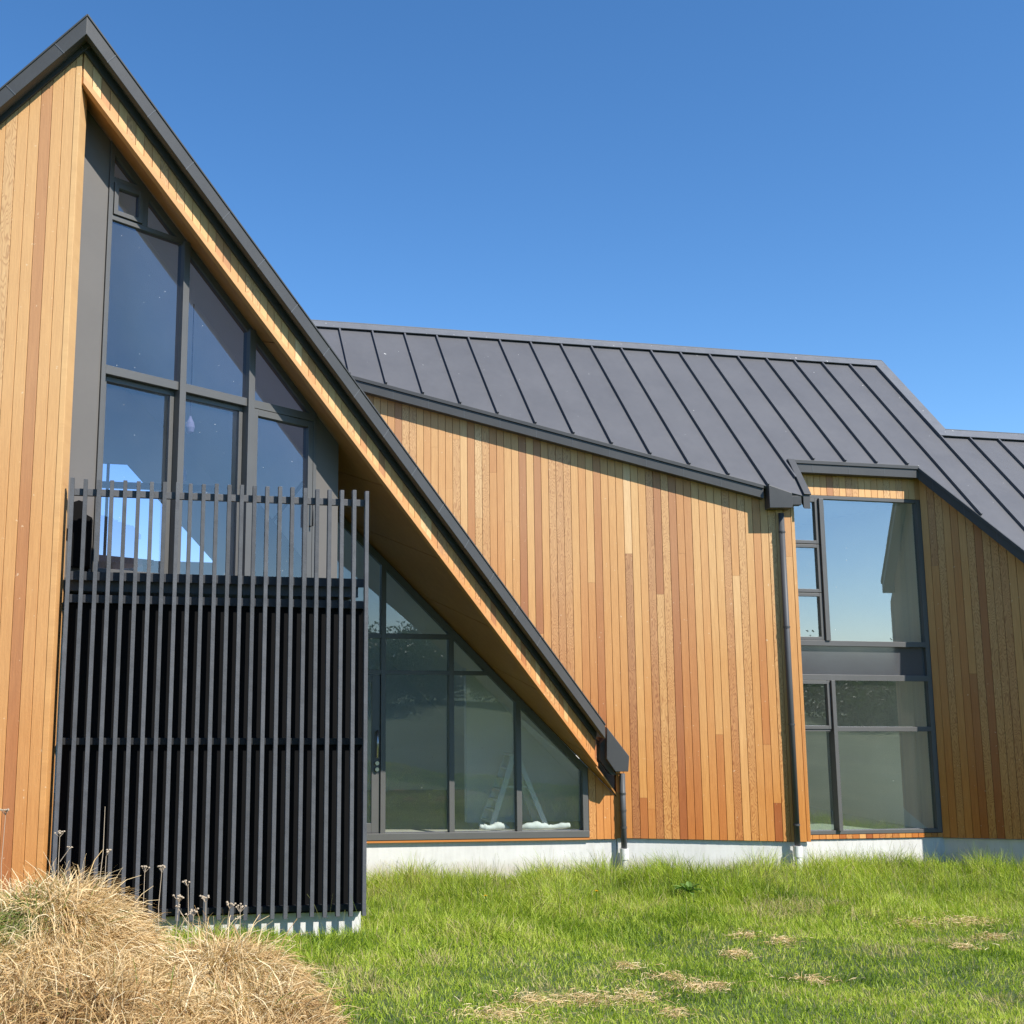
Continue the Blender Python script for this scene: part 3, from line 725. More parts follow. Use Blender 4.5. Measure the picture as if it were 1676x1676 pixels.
bay = H(b, 'bay_window', M['alu'], bevel=.003)
bay['label'] = 'two storey window in the recessed bay'
glazed(B, [(mU[1] - .01, zB1 - .01), (jr - .08, zB1 - .01), (jr - .08, zTop - .04), (mU[1] - .01, zTop - .04)], -.03, 'pane', bay, M['bay_glass'])
glazed(B, [(mL[1] - .01, zT1 - .01), (jr - .08, zT1 - .01), (jr - .08, zS1 + .01), (mL[1] - .01, zS1 + .01)], -.03, 'pane', bay, M['bay_glass'])
glazed(B, [(mL[1] - .01, zBt1 - .01), (jr - .08, zBt1 - .01), (jr - .08, zT0 + .01), (mL[1] - .01, zT0 + .01)], -.03, 'pane', bay, M['bay_glass'])
glazed(B, [(jl + .05, zBt1 - .01), (mL[0] + .01, zBt1 - .01), (mL[0] + .01, zT0 + .01), (jl + .05, zT0 + .01)], -.03, 'pane', bay, M['bay_glass'])
b = MB(); b.wbox(B, jl + .06, jr - .085, zS0, zB2, -.06, -.03); H(b, 'spandrel_panel', M['spandrel'], bay)
def casement(z0, z1, u1, sash=True):
    c_ = MB(); u0 = jl + .062; s_ = .05
    c_.wbox(B, u0, u0 + s_, z0, z1, -.04, .034); c_.wbox(B, u1 - s_, u1, z0, z1, -.04, .034)
    c_.wbox(B, u0 + s_, u1 - s_, z0, z0 + s_, -.04, .0335); c_.wbox(B, u0 + s_, u1 - s_, z1 - s_, z1, -.04, .0335)
    H(c_, 'casement', M['alu'], bay, bevel=.003)
    glazed(B, [(u0 + s_ - .01, z0 + s_ - .01), (u1 - s_ + .01, z0 + s_ - .01), (u1 - s_ + .01, z1 - s_ + .01), (u0 + s_ - .01, z1 - s_ + .01)], -.005, 'pane', bay, M['bay_glass'])
zc1, zc2 = zat(890.5, 1320), zat(970, 1320)
casement(zc1 + .006, zTop - .055, mU[0] - .004); casement(zc2 + .006, zc1 - .006, mU[0] - .004); casement(zB1 + .004, zc2 - .006, mU[0] - .004)
casement(zT0 + .034, zS1 - .004, mL[0] - .004)
zsb = zat(1371.5)
cladding(B, [(jl, zsb), (uBr + .02, zsb), (uBr + .02, zBt0 - .006), (jl, zBt0 - .006)], BW, uBr + .02 - BW * 30, 'bay_sill_boards', joints=0)

# wing wall on the right
uC = 6.3
def eaveC(u): 
    p = Cw.pt(u, 0, .12); return np.dot(e1 - p, nR) / nR[2]
cb0 = Cw.uz(1545, 1371)[1]; cb1 = Cw.uz(1676, 1373.5)
cslope = (cb1[1] - cb0) / cb1[0]
cbz = lambda u: min(cb0 + cslope * u, cb0 + .5)
LC = 2.0
cladding(Cw, [(.02, cbz(.02)), (LC, cbz(LC)), (LC, eaveC(LC) - .1), (.02, eaveC(.02) - .1)], BW, .02, 'wing_wall')

_ce = Cw.pt(LC, 0); Fr = Wall(_ce[0], _ce[1], 10.7)        # end wall of the wing, just outside the picture
cladding(Fr, [(0, cbz(LC)), (5, cbz(LC)), (5, eaveC(LC) - .1), (0, eaveC(LC) - .1)], BW, 0, 'wing_wall')
# ------------------------------------------------------------------ plinth
bot = -.9
def plinth(w, u0, u1, ztop, o=-.03, zt2=None):
    zt2 = ztop if zt2 is None else zt2
    b = MB(); b.wpoly(w, [(u0, bot), (u1, bot), (u1, zt2), (u0, ztop)], -.25, o); H(b, 'plinth', M['concrete'])
plinth(A, aL - .2, -.0, base_z - .012); plinth(W, 0, uWR - .02, wb - .012); plinth(B, jl - .2, uBr + .05, zsb - .012, -.01); plinth(Cw, .0, LC, cbz(0) - .012, -.03, cbz(LC) - .012); plinth(Fr, -.05, 5, cbz(LC) - .012)
plinth(G, LW, 0, lowz + .0); plinth(S, .05, S.uz(598, 1400)[0], S.uz(500, 1502)[1] + .02, -.20)
b = MB(); b.slab([W.pt(uWR - .02, bot, -.031), W.pt(uWR + .1, bot, -.7), W.pt(uWR + .1, wb - .013, -.7), W.pt(uWR - .02, wb - .013, -.031)], -W.d * .2)
H(b, 'plinth', M['concrete'])

# ------------------------------------------------------------------ balcony
uS1 = S.uz(604, 803)[0]; uS0 = S.uz(115, 782)[0]
stop_l, stop_r = S.uz(116, 782)[1], S.uz(604, 803)[1]; sbot = S.uz(593, 1500)[1]; sbot_l = S.uz(330, 1507)[1]
nsl = 24; sw, sdp = .037, .058
pit = (uS1 - uS0 - sw) / (nsl - 1)
b = MB()
tz0 = .5 * (S.uz(116, 806)[1] + S.uz(600, 823)[1])
ro0, ro1 = -.11, -.06
b.wbox(S, uS0 + .01, uS1 - .01, tz0 - .02, tz0 + .045, ro0, ro1)
scr = H(b, 'balcony_screen', M['rail'], bevel=.003); scr['label'] = 'screen of dark upright slats on the balcony front'
for ya, yb in ((941, 955), (978, 991), (1208, 1219), (1486, 1496)):
    r_ = MB(); za = S.uz(350, ya, -.10)[1]; zb = S.uz(350, yb, -.10)[1]; r_.wbox(S, uS0 + .01, uS1 - .01, zb, za, -.147, -.10); H(r_, 'rail', M['darkrail'] if ya < 1100 else M['blackrail'], scr, bevel=.003)
proto = None
for i in range(nsl):
    u = uS0 + i * pit; j = random.uniform(-.002, .002); f = i / (nsl - 1)
    ztp = stop_l + (stop_r - stop_l) * f + random.uniform(-.006, .006); zbt = sbot + random.uniform(-.006, .006)
    s_ = MB(); s_.wbox(S, u + j, u + sw + j, zbt, ztp, -sdp, random.uniform(-.002, .002)); H(s_, 'slat', M['slat'], scr, bevel=.0025)
# black boarded wall behind the lower half, deck and its returns
b = MB(); ztb = S.uz(350, 985, -.14)[1]; b.wbox(S, uS0 + .02, uS1 - .01, sbot + .015, ztb, -.20, -.15)
ret = S.pt(uS1 - .01, 0, -.15); inn = meet(ret, -S.out, A.P, A.out)
b.slab([np.array([*ret[:2], sbot + .03]), np.array([*inn[:2], sbot + .03]), np.array([*inn[:2], ztb]), np.array([*ret[:2], ztb])], -S.d * .05)
H(b, 'screen_wall', M['black'])
b = MB(); dk = [S.pt(uS0 + .05, DECK, -.20), S.pt(uS1 - .06, DECK, -.20), np.array([*inn[:2], DECK]) - S.d * .05, np.array([*_ra[:2], DECK]) + A.out * .02, np.array([*_jd[:2], DECK]), D.pt(.0, DECK, .03)]
b.slab(dk, -Z * .12); H(b, 'balcony_deck', M['rail'])

# ------------------------------------------------------------------ rainwater goods
def pipe(w, x0, y0, x1, y1, zsock, name='downpipe'):
    o = .085; r = .041
    ua, za = w.uz(x0, y0, o); ub_, zb = w.uz(x1, y1, o); u = .5 * (ua + ub_)
    b = MB(); b.tube([w.pt(u, za, o), w.pt(u, zsock, o)], r, 18)
    n = max(2, int((za - zsock) / 1.6))
    p_ = H(b, name, M['pipe'], smooth=True)
    for k in range(n + 1):
        z = za - .28 - (za - zsock - .7) * k / n
        q = MB(); q.tube([w.pt(u, z - .014, o), w.pt(u, z + .014, o)], r + .006, 18); q.wbox(w, u - .012, u + .012, z - .012, z + .012, .018, o)
        H(q, 'bracket', M['fascia'], p_)
    s_ = MB(); s_.tube([w.pt(u, zsock + .13, o), w.pt(u, zsock - .02, o)], .062, 18); s_.tube([w.pt(u, zsock - .02, o), w.pt(u, zsock - .6, o)], .052, 18)
    H(s_, 'drain_socket', M['pvc'], p_, smooth=False)
    return u
# head on the corner of the main wall
b = MB(); ho = .26
h0 = [W.uz(1258.5, 797, ho), W.uz(1296.5, 806, ho), W.uz(1296, 831, ho), W.uz(1258.5, 831, ho)]
h0 = [(h0[0][0], eave_z(W, h0[0][0], OV) + .0), (h0[1][0], eave_z(W, h0[1][0], OV) - .03), (h0[1][0], h0[2][1]), (h0[0][0], h0[2][1])]
b.wpoly(W, h0, .022, ho)
x_, z_ = W.uz(1310, 812, .10), W.uz(1308, 827, .10)
b.wpoly(W, [(h0[1][0] - .01, z_[1]), (x_[0], z_[1]), (x_[0], x_[1]), (h0[1][0] - .01, x_[1])], .0, .14)
H(b, 'rainwater_head', M['fascia'], bevel=.006)
ground_r = W.uz(1308, 1400, .085)[1]
pipe(W, 1279, 840, 1305, 1390, ground_r)
# head at the foot of the gable barge
b = MB(); ho = .42
pts = [(993.2, 1190), (1030, 1238), (1028.5, 1263), (1007.5, 1263), (993.2, 1242)]
b.wpoly(W, [W.uz(*q, ho) for q in pts], .06, ho)
q = [W.uz(*k_, .2) for k_ in ((981, 1218), (996, 1200), (996, 1250), (1008, 1268), (999, 1268), (981, 1244))]
b.wpoly(W, q, .025, .24)
H(b, 'rainwater_head', M['fascia'], bevel=.006)
pipe(W, 1019, 1266, 1021, 1395, W.uz(1020, 1404, .085)[1])

# ------------------------------------------------------------------ interior seen through the glass
def quad(b, pts, off=None): b.slab(pts, off if off is not None else Z * .05)
b = MB()
gb = gdir * 8.5
fl = [G.pt(LW + .3, FLOOR, -.3), G.pt(-.2, FLOOR, -.3), D.pt(.1, FLOOR, -.1), np.array([*_jd[:2], FLOOR]) - D.out * .1, np.array([*_ra[:2], FLOOR]) - A.out * .1, A.pt(.1, FLOOR, -.1), A.pt(.1, FLOOR, -.1) + gb, G.pt(LW + .3, FLOOR, -.3) + gdir * 14]
b.slab(fl, -Z * .2); H(b, 'floor_slab', M['floor'])
b = MB(); uf = DECK - .03; vf = [G.pt(LW + .3, uf, -.3), G.pt(-.2, uf, -.3), D.pt(.1, uf, -.12), D.pt(uJ - .15, uf, -.12), D.pt(uJ - .15, uf, -.12) + gdir * 6, G.pt(LW + .3, uf, -.3) + gdir * 9.2]
b.slab(vf, -Z * .25); H(b, 'upper_floor', M['floor'])
# lining under the roof
b = MB(); dn = .24
q1_, q2_, q3_, q4_ = on_soffit(D.pt(.0, 0, -.08)), on_soffit(_jd - D.out * .08), on_soffit(_ra - A.out * .1), on_soffit(A.pt(.02, 0, -.10))
dn_ = -nS * .012
b.slab([q1_ + dn_, q2_ + dn_, q2_ + gdir * 9 + dn_, q1_ + gdir * 12 + dn_], nS * .03); b.slab([q3_ + dn_, q4_ + dn_, q4_ + gdir * 8 + dn_, q3_ + gdir * 8 + dn_], nS * .03)
p0_, p1_ = on_soffit(D.pt(.0, 0, -.08)) + Z * .02, G.pt(LW + .2, rakeL(LW + .2) - .75, -.32)
pm_ = p0_ + (p1_ - p0_) * .12; pn_ = p0_ + (p1_ - p0_) * .84
b.slab([p0_, pm_, pm_ + gdir * 11, p0_ + gdir * 11], Z * .03); b.slab([pn_, p1_, p1_ + gdir * 11, pn_ + gdir * 11], Z * .03); b.slab([pm_, pn_, pn_ + gdir * 1.2, pm_ + gdir * 1.2], Z * .03)  # lining left open below the added roof opening
H(b, 'ceiling_lining', M['white'])
b = MB(); b.wpoly(G, [(LW, 0), (-.06, 0), (-.06, rakeL(-.06) - .7), (LW, rakeL(LW) - .7)], -.30, -.26); H(b, 'inner_wall', M['white'])
# back wall with its own raked glazing (mirrors the front); the opening is where the sky shows through
Fw = Wall(*(E.P + gdir * 11.0)[:2], 10.7)
o_ = [Fw.uz(157, 757), Fw.uz(208, 757), Fw.uz(352, 921), Fw.uz(157, 915)]
zs_ = .5 * (o_[2][1] + o_[3][1]); ul, ur = o_[0][0], o_[2][0]; zt_ = o_[0][1]; um_ = o_[1][0]
b = MB()
b.wpoly(Fw, [(LW - 1, 0), (ul, 0), (ul, 9), (LW - 1, 9)], -.1, 0); b.wpoly(Fw, [(ul, zt_), (um_, zt_), (um_, 9.5), (ul, 9.5)], -.1, 0)
b.wpoly(Fw, [(um_, zt_), (ur, zs_), (10, zs_), (10, 9), (um_, 9)], -.1, 0); b.wpoly(Fw, [(ul, 2.9), (10, 2.9), (10, zs_), (ul, zs_)], -.1, 0)
b.wpoly(Fw, [(ul, 0), (ul + 1.4, 0), (ul + 1.4, 2.9), (ul, 2.9)], -.1, 0); b.wpoly(Fw, [(ul + 3.4, 0), (10, 0), (10, 2.9), (ul + 3.4, 2.9)], -.1, 0)
H(b, 'back_wall', M['white'])
b = MB(); zz = Fw.uz(200, 794)[1]; b.wbox(Fw, ul, ur, zz - .06, zz + .06, -.08, .02); b.wbox(Fw, Fw.uz(171, 850)[0], Fw.uz(176, 850)[0], zs_, zt_, -.08, .02)
H(b, 'back_window', M['alu'])
# side wall of the room, lit white, and the partition near the ladder
b = MB(); pu = az(777, 1250)[0]
pw = A.pt(pu + .25, 0, -1.25)
b.slab([np.array([*pw[:2], FLOOR]), A.pt(1.2, FLOOR, -1.25), A.pt(1.2, 3.2, -1.25), np.array([*pw[:2], 3.2])], -A.out * .12)
b.slab([A.pt(.12, FLOOR, -.12), A.pt(.12, FLOOR, -1.25), A.pt(.12, 2.6, -1.25), A.pt(.12, 2.6, -.12)], A.d * .1)
H(b, 'inner_wall', M['white'])
# bay rooms
b = MB(); zf = zat(1085)
bx0, bx1 = jl - .3, jr - .02
b.wbox(B, bx0, bx1 + .5, zBt0 - .1, zBt0 - .02, -4, -.1); b.wbox(B, bx0, bx1 + .5, zS0 - .02, zB2 + .02, -4, -.1); b.wbox(B, bx0, bx1 + .5, zTop + .0, zTop + .08, -4, -.12)
b.wbox(B, bx0, bx1 + .5, zBt0, zTop, -4.1, -4); b.wbox(B, bx0 - .1, bx0, zBt0, zTop, -4, -.1); b.wbox(B, bx1 - .02, bx1 + .1, zBt0, zTop, -4, -.1)
H(b, 'inner_wall', M['white'])

# ---- loose things inside and on the balcony
ld = empty('stepladder', A.pt(az(840, 1365)[0], FLOOR, -.72)); tag(ld, 'aluminium stepladder standing open behind the ground floor glass', 'stepladder')
def LP(mb, name, m, par, **kw):
    o = mb.build(name, m); o.parent = par; o.matrix_parent_inverse = Matrix.Translation(-par.location); return o
lo_ = -.72
ap = A.uz(838, 1236, lo_); fa = A.uz(795, 1372, lo_); fb_ = A.uz(886, 1372, lo_)
def leg_pair(p, q, nm, treads):
    for so in (-.24, .24):
        l_ = MB(); a = A.pt(p[0], p[1], lo_ + so * .55); c_ = A.pt(q[0], FLOOR, lo_ + so)
        ax = (c_ - a); s_ = A.d * .04
        l_.slab([a - s_, a + s_, c_ + s_, c_ - s_], A.out * .028); LP(l_, 'stile', M['ladder'], ld)
    if treads:
        for t in np.linspace(.18, .9, 6):
            r_ = MB(); u = p[0] + (q[0] - p[0]) * t; z = p[1] + (FLOOR - p[1]) * t; hw = .24 * (.55 + .45 * t)
            r_.wbox(A, u - .04, u + .04, z - .012, z + .012, lo_ - hw, lo_ + hw); LP(r_, 'tread', M['ladder'], ld)
leg_pair((ap[0] - .03, ap[1]), fa, 'f', True); leg_pair((ap[0] + .03, ap[1]), fb_, 'b', False)
t_ = MB(); t_.wbox(A, ap[0] - .1, ap[0] + .1, ap[1], ap[1] + .03, lo_ - .16, lo_ + .16); LP(t_, 'top_cap', M['ladder'], ld)
st_ = MB(); zz = A.uz(815, 1286, lo_)[1]; st_.wbox(A, A.uz(818, 1286, lo_)[0], A.uz(862, 1286, lo_)[0], zz - .01, zz + .01, lo_ + .18, lo_ + .19); LP(st_, 'spreader', M['ladder'], ld)

def cloth_roll(x0, x1, name, label, seed):
    r = np.random.default_rng(seed); b = MB(); u0, u1 = az(x0, 1358)[0], az(x1, 1358)[0]; n = 26
    pts, rs = [], []
    for i in range(n):
        f = i / (n - 1); u = u0 + (u1 - u0) * f
        hgt = .045 + .012 * math.sin(f * 9 + seed) + r.normal() * .004; pts.append(A.pt(u, sill1 + hgt * .8, -.20 + .02 * math.sin(f * 7))); rs.append(max(.02, hgt * (.55 + .45 * min(1, 6 * f, 6 * (1 - f)))))
    b.tube(pts, rs, 12); o = b.build(name, M['cloth'], smooth=True); tag(o, label, 'cloth', None); return o
cloth_roll(792, 841, 'folded_cloth', 'short folded white cloth on the sill at the foot of the stepladder', 2)
cloth_roll(856, 941, 'folded_cloth', 'long rolled white cloth along the sill in the right hand pane', 5)

# pendant lamps in the upper room
def pendant(x, yb, dist, label, r=.05):
    u, z = D.uz(x, yb, -dist); top = soffit_z(D, u, -dist) - .35
    e = empty('pendant_lamp', D.pt(u, z, -dist)); tag(e, label, 'lamp', 'pendant lamps in the upper room')
    c_ = MB(); c_.tube([D.pt(u, z + .1, -dist), D.pt(u, top, -dist)], .006, 6); LP(c_, 'cord', M['dark'], e)
    g_ = MB(); prof = [(.13, .012), (.10, .022), (.06, r * .8), (0, r), (-.05, r * .75), (-.07, .01)]
    g_.tube([D.pt(u, z + a, -dist) for a, _ in prof], [k_ for _, k_ in prof], 14); LP(g_, 'bulb', M['bulb'], e)
pendant(311, 700, .5, 'glass pendant lamp hanging high behind the middle balcony door', .055)
pendant(299, 780, 1.2, 'lower pendant lamp hanging beside the left mullion of the middle balcony door', .05)
# long dark table just inside, with a pale bowl-like board on it
tz_ = D.uz(230, 921, -.8)[1]
tb_ = empty('table', D.pt(.9, DECK, -.9)); tag(tb_, 'dark table inside the left balcony door', 'table')
t_ = MB(); t_.wbox(D, pL + .1, m1a + .1, tz_ - .06, tz_, -1.3, -.45); LP(t_, 'tabletop', M['dark'], tb_)
for u in (pL + .15, m1a + .0):
    for o2 in (-1.25, -.5):
        t_ = MB(); t_.wbox(D, u, u + .06, DECK, tz_ - .06, o2, o2 + .06); LP(t_, 'leg', M['dark'], tb_)
# covered barbecue on the balcony by the corner
bq = empty('covered_barbecue', D.pt(.05, DECK, .35)); tag(bq, 'black covered barbecue on the balcony beside the cedar corner', 'barbecue')
uq0, uq1 = S.uz(118, 900, -.5)[0], S.uz(153, 900, -.5)[0]; zq0 = S.uz(135, 850, -.5)[1]; zqt = S.uz(124, 822, -.5)[1]
t_ = MB(); t_.wbox(S, uq0, uq1 - .02, DECK + .12, zq0, -.75, -.33)
t_.wpoly(S, [(uq0, zq0), (uq1 - .02, zq0), (uq1 - .11, zq0 + .05), (uq0 + .12, zqt - .02), (uq0 + .05, zqt), (uq0, zqt - .02)], -.72, -.36); LP(t_, 'cover', M['black'], bq)
for uu in (uq0 + .02, uq1 - .09):
    t_ = MB(); t_.wbox(S, uu, uu + .05, DECK, DECK + .12, -.6, -.5); LP(t_, 'leg', M['black'], bq)

# ------------------------------------------------------------------ ground
def gz(x, y):
    x = np.asarray(x, float); y = np.asarray(y, float)
    yy = np.clip(y, -6, 40)
    z = 1.25 - .072 * yy + .022 * np.clip(x, -6, 14) - .09
    z = z - .09 * np.clip((yy - 12.6) / 1.8, 0, 1)
    z = z + .12 * np.exp(-(((x + 1.4) / 2.2) ** 2 + ((y - 10.8) / 1.6) ** 2))
    z = z + .05 * np.sin(x * .9 + 1.3) * np.cos(y * .7) + .03 * np.sin(x * 2.1 + y * 1.7)
    far = np.clip((np.hypot(x, y) - 45) / 200, 0, 1)
    return z * (1 - far) + far * (-1.5)
def on_ground(px_, py_):
    d = sight(px_, py_); t = 6 / d[1]
    for _ in range(60):
        p = CAM + d * t; t *= 1 + .5 * (p[2] - float(gz(p[0], p[1]))) / max(.5, -d[2] * t)
    return CAM + d * t
def axis(lo, hi, fine0, fine1, step):
    a = list(np.arange(fine0, fine1 + 1e-6, step)); s = step; p = fine0; left = []
    while p > lo: s *= 1.3; p -= s; left.append(max(p, lo))
    s = step; p = fine1; right = []
    while p < hi: s *= 1.3; p += s; right.append(min(p, hi))
    return np.array(left[::-1] + a + right)
# mounds of cut dry grass: (x, y, height, rx, ry)
MOUNDS = [(-2.35, 8.2, .54, .80, .9), (-1.78, 8.1, .44, .50, .8), (-1.3, 7.2, .20, .6, .6), (-.70, 7.8, .44, .36, .45), (-.33, 7.0, .18, .36, .45), (-3.6, 8.0, .62, .9, 1.0), (-2.6, 6.6, .22, 1.6, 1.0), (-1.2, 6.3, .14, 1.0, .7)]
def heap(x, y):
    h = np.zeros_like(np.asarray(x, float))
    for mx_, my_, hh, rx, ry in MOUNDS:
        h = np.maximum(h, 0) + hh * np.exp(-((((x - mx_) / rx) ** 2 + ((y - my_) / ry) ** 2) ** 1.15))
    return h
xs, ys = axis(-2600, 2600, -7, 13, .12), axis(-2600, 2600, 3, 19, .12)
X, Y = np.meshgrid(xs, ys); Zg = gz(X, Y)
nx, ny = len(xs), len(ys)
def gridmesh(X, Y, Zv, name, m):
    ny, nx = X.shape
    me = bpy.data.meshes.new(name); me.vertices.add(nx * ny); me.vertices.foreach_set('co', np.stack([X, Y, Zv], -1).ravel())
    i = np.arange((ny - 1) * (nx - 1)); r_, c_ = i // (nx - 1), i % (nx - 1)
    q = np.stack([r_ * nx + c_, r_ * nx + c_ + 1, (r_ + 1) * nx + c_ + 1, (r_ + 1) * nx + c_], -1)
    me.loops.add(q.size); me.loops.foreach_set('vertex_index', q.ravel()); me.polygons.add(len(q)); me.polygons.foreach_set('loop_start', np.arange(len(q)) * 4)
    me.polygons.foreach_set('use_smooth', np.ones(len(q), bool)); me.update(calc_edges=True); me.validate(); me.materials.append(m)
    o = bpy.data.objects.new(name, me); C.objects.link(o); return o
tag(gridmesh(X, Y, Zg, 'ground', M['ground']), kind='structure')

# ------------------------------------------------------------------ blades
def strands(name, m, root, d0, length, width, droop, tint, nseg=3, taper=.15, parent=None):
    n = len(root); d0 = d0 / np.linalg.norm(d0, axis=1, keepdims=True)
    side = np.cross(d0, RNG.normal(size=(n, 3))); side /= np.linalg.norm(side, axis=1, keepdims=True)
    V = np.zeros((n, nseg + 1, 2, 3)); p = root.copy(); d = d0.copy()
    for k in range(nseg + 1):
        wk = width * (1 - (1 - taper) * (k / nseg) ** 1.5)
        V[:, k, 0] = p - side * (wk / 2)[:, None]; V[:, k, 1] = p + side * (wk / 2)[:, None]
        p = p + d * (length / nseg)[:, None]
        d = d + np.stack([np.zeros(n), np.zeros(n), -droop / nseg * (1 + k * .6)], -1); d /= np.linalg.norm(d, axis=1, keepdims=True)
    vpb = (nseg + 1) * 2
    base = (np.arange(n) * vpb)[:, None]
    q = np.concatenate([np.stack([base[:, 0] + 2 * k, base[:, 0] + 2 * k + 1, base[:, 0] + 2 * k + 3, base[:, 0] + 2 * k + 2], -1)[:, None] for k in range(nseg)], 1).reshape(-1, 4)
    me = bpy.data.meshes.new(name); me.vertices.add(n * vpb); me.vertices.foreach_set('co', V.ravel())
    me.loops.add(q.size); me.loops.foreach_set('vertex_index', q.ravel().astype(np.int32)); me.polygons.add(len(q)); me.polygons.foreach_set('loop_start', (np.arange(len(q)) * 4).astype(np.int32))
    me.update(calc_edges=True)
    a = me.attributes.new('tint', 'FLOAT', 'POINT'); a.data.foreach_set('value', np.repeat(tint, vpb).astype(np.float32))
    me.materials.append(m)
    o = bpy.data.objects.new(name, me); C.objects.link(o)
    if parent is not None: o.parent = parent
    return o

def vnoise(x, y, s, seed):
    r = np.random.default_rng(seed); g = r.random((64, 64)); fx, fy = x / s, y / s
    ix, iy = np.floor(fx).astype(int), np.floor(fy).astype(int); tx, ty = fx - ix, fy - iy
    tx, ty = tx * tx * (3 - 2 * tx), ty * ty * (3 - 2 * ty)
    G = lambda a, b_: g[a % 64, b_ % 64]
    return (G(ix, iy) * (1 - tx) + G(ix + 1, iy) * tx) * (1 - ty) + (G(ix, iy + 1) * (1 - tx) + G(ix + 1, iy + 1) * tx) * ty

def in_front(x, y):            # on the garden side of every wall
    ok = np.ones_like(x, bool)
    def side(w, u0, u1, o):
        uu = (x - w.P[0]) * w.d[0] + (y - w.P[1]) * w.d[1]; oo = (x - w.P[0]) * w.out[0] + (y - w.P[1]) * w.out[1]
        return ~((uu > u0) & (uu < u1) & (oo < o))
    for w, u0, u1, o in ((A, -30, 0, .0), (W, 0, uWR, .0), (B, jl, 30, .0), (S, uS0, uS1, -.12), (G, -9, .05, .0)): ok &= side(w, u0, u1, o)
    oo = (x - Cw.P[0]) * Cw.out[0] + (y - Cw.P[1]) * Cw.out[1]
    ok &= ~((oo < .0) & (x > Cw.P[0] - .3))
    return ok

def grass():
    n = 430000
    y = 4.6 + (17.6 - 4.6) * RNG.random(n) ** 1.15; x = -3.2 + RNG.random(n) * 14.0
    keep_ = (x < .66 * y + .6) & (x > -.36 * y - .3) & in_front(x, y) & (heap(x, y) < .16 + .10 * RNG.random(n))
    x, y = x[keep_], y[keep_]; n = len(x)
    clump = vnoise(x, y, .35, 3); patch = vnoise(x, y, 1.6, 5); fine = vnoise(x, y, .11, 8)
    # long by the walls and on the left, mown short towards the lower right
    tall = np.clip((y - 8.6 - .25 * np.clip(x, 0, 6)) / 4.5, 0, 1) * .8 + .2 * np.clip((2.0 - x) / 2.5, 0, 1)
    tall = np.clip(tall + (patch - .5) * .5, 0, 1)
    near_wall = 1.5 * np.exp(-np.abs(y - 15.2) / .8) * np.clip((x + .2) / 1.2, 0, 1) * np.clip((8 - x) / 2, .45, 1)
    ln = (.06 + .24 * tall * (.35 + 1.3 * clump ** 1.5) + .10 * near_wall * clump) * (.55 + .75 * RNG.random(n))
    lean = RNG.normal(size=(n, 2)) * .32
    ca = vnoise(x, y, .5, 21) * 6.28 * 2
    lean += np.stack([np.cos(ca), np.sin(ca)], -1) * (.35 * clump)[:, None]
    d0 = np.concatenate([lean, np.ones((n, 1))], 1)
    root = np.stack([x, y, gz(x, y) - .01], -1)
    mown0 = 1 - tall
    t = .42 + .16 * mown0 + .42 * (vnoise(x, y, .22, 13) - .5) + .38 * (patch - .5) + RNG.normal(size=n) * .19 + .16
    t = t - .22 * (vnoise(x, y, .9, 31) > .72)
    dry = vnoise(x * .7, y, .55, 41); mown = 1 - tall
    t = np.where((RNG.random(n) < .5) & (dry > .86 - .08 * mown) & (mown > .55), .95 + .05 * RNG.random(n), t)
    t = np.where(RNG.random(n) < .025, .9 + .1 * RNG.random(n), t)
    wd = (.0045 + .004 * RNG.random(n)) * (1 + .25 * tall)
    o = strands('grass', M['grass'], root, d0, ln, wd, .55 + .6 * RNG.random(n), np.clip(t, 0, 1), 3)
    tag(o, 'lush green meadow grass in front of the house', 'grass', None, 'stuff')
    # flowering heads standing above the blades
    m_ = 5200; x = -.2 + RNG.random(m_) * 10; y = 9.5 + 7.2 * RNG.random(m_) ** .45
    ok = in_front(x, y) & (x < .64 * y) & (vnoise(x, y, .7, 77) > .45); x, y = x[ok], y[ok]; m_ = len(x)
    d0 = np.concatenate([RNG.normal(size=(m_, 2)) * .16, np.ones((m_, 1))], 1); ln = .26 + .22 * RNG.random(m_)
    root = np.stack([x, y, gz(x, y)], -1)
    s_ = strands('grass_seed_stalks', M['seed'], root, d0, ln, np.full(m_, .0028), .25 + .4 * RNG.random(m_), RNG.random(m_), 4, .8)
    tag(s_, 'thin flowering grass stems rising along the foot of the walls', 'grass stems', None, 'stuff')
grass()

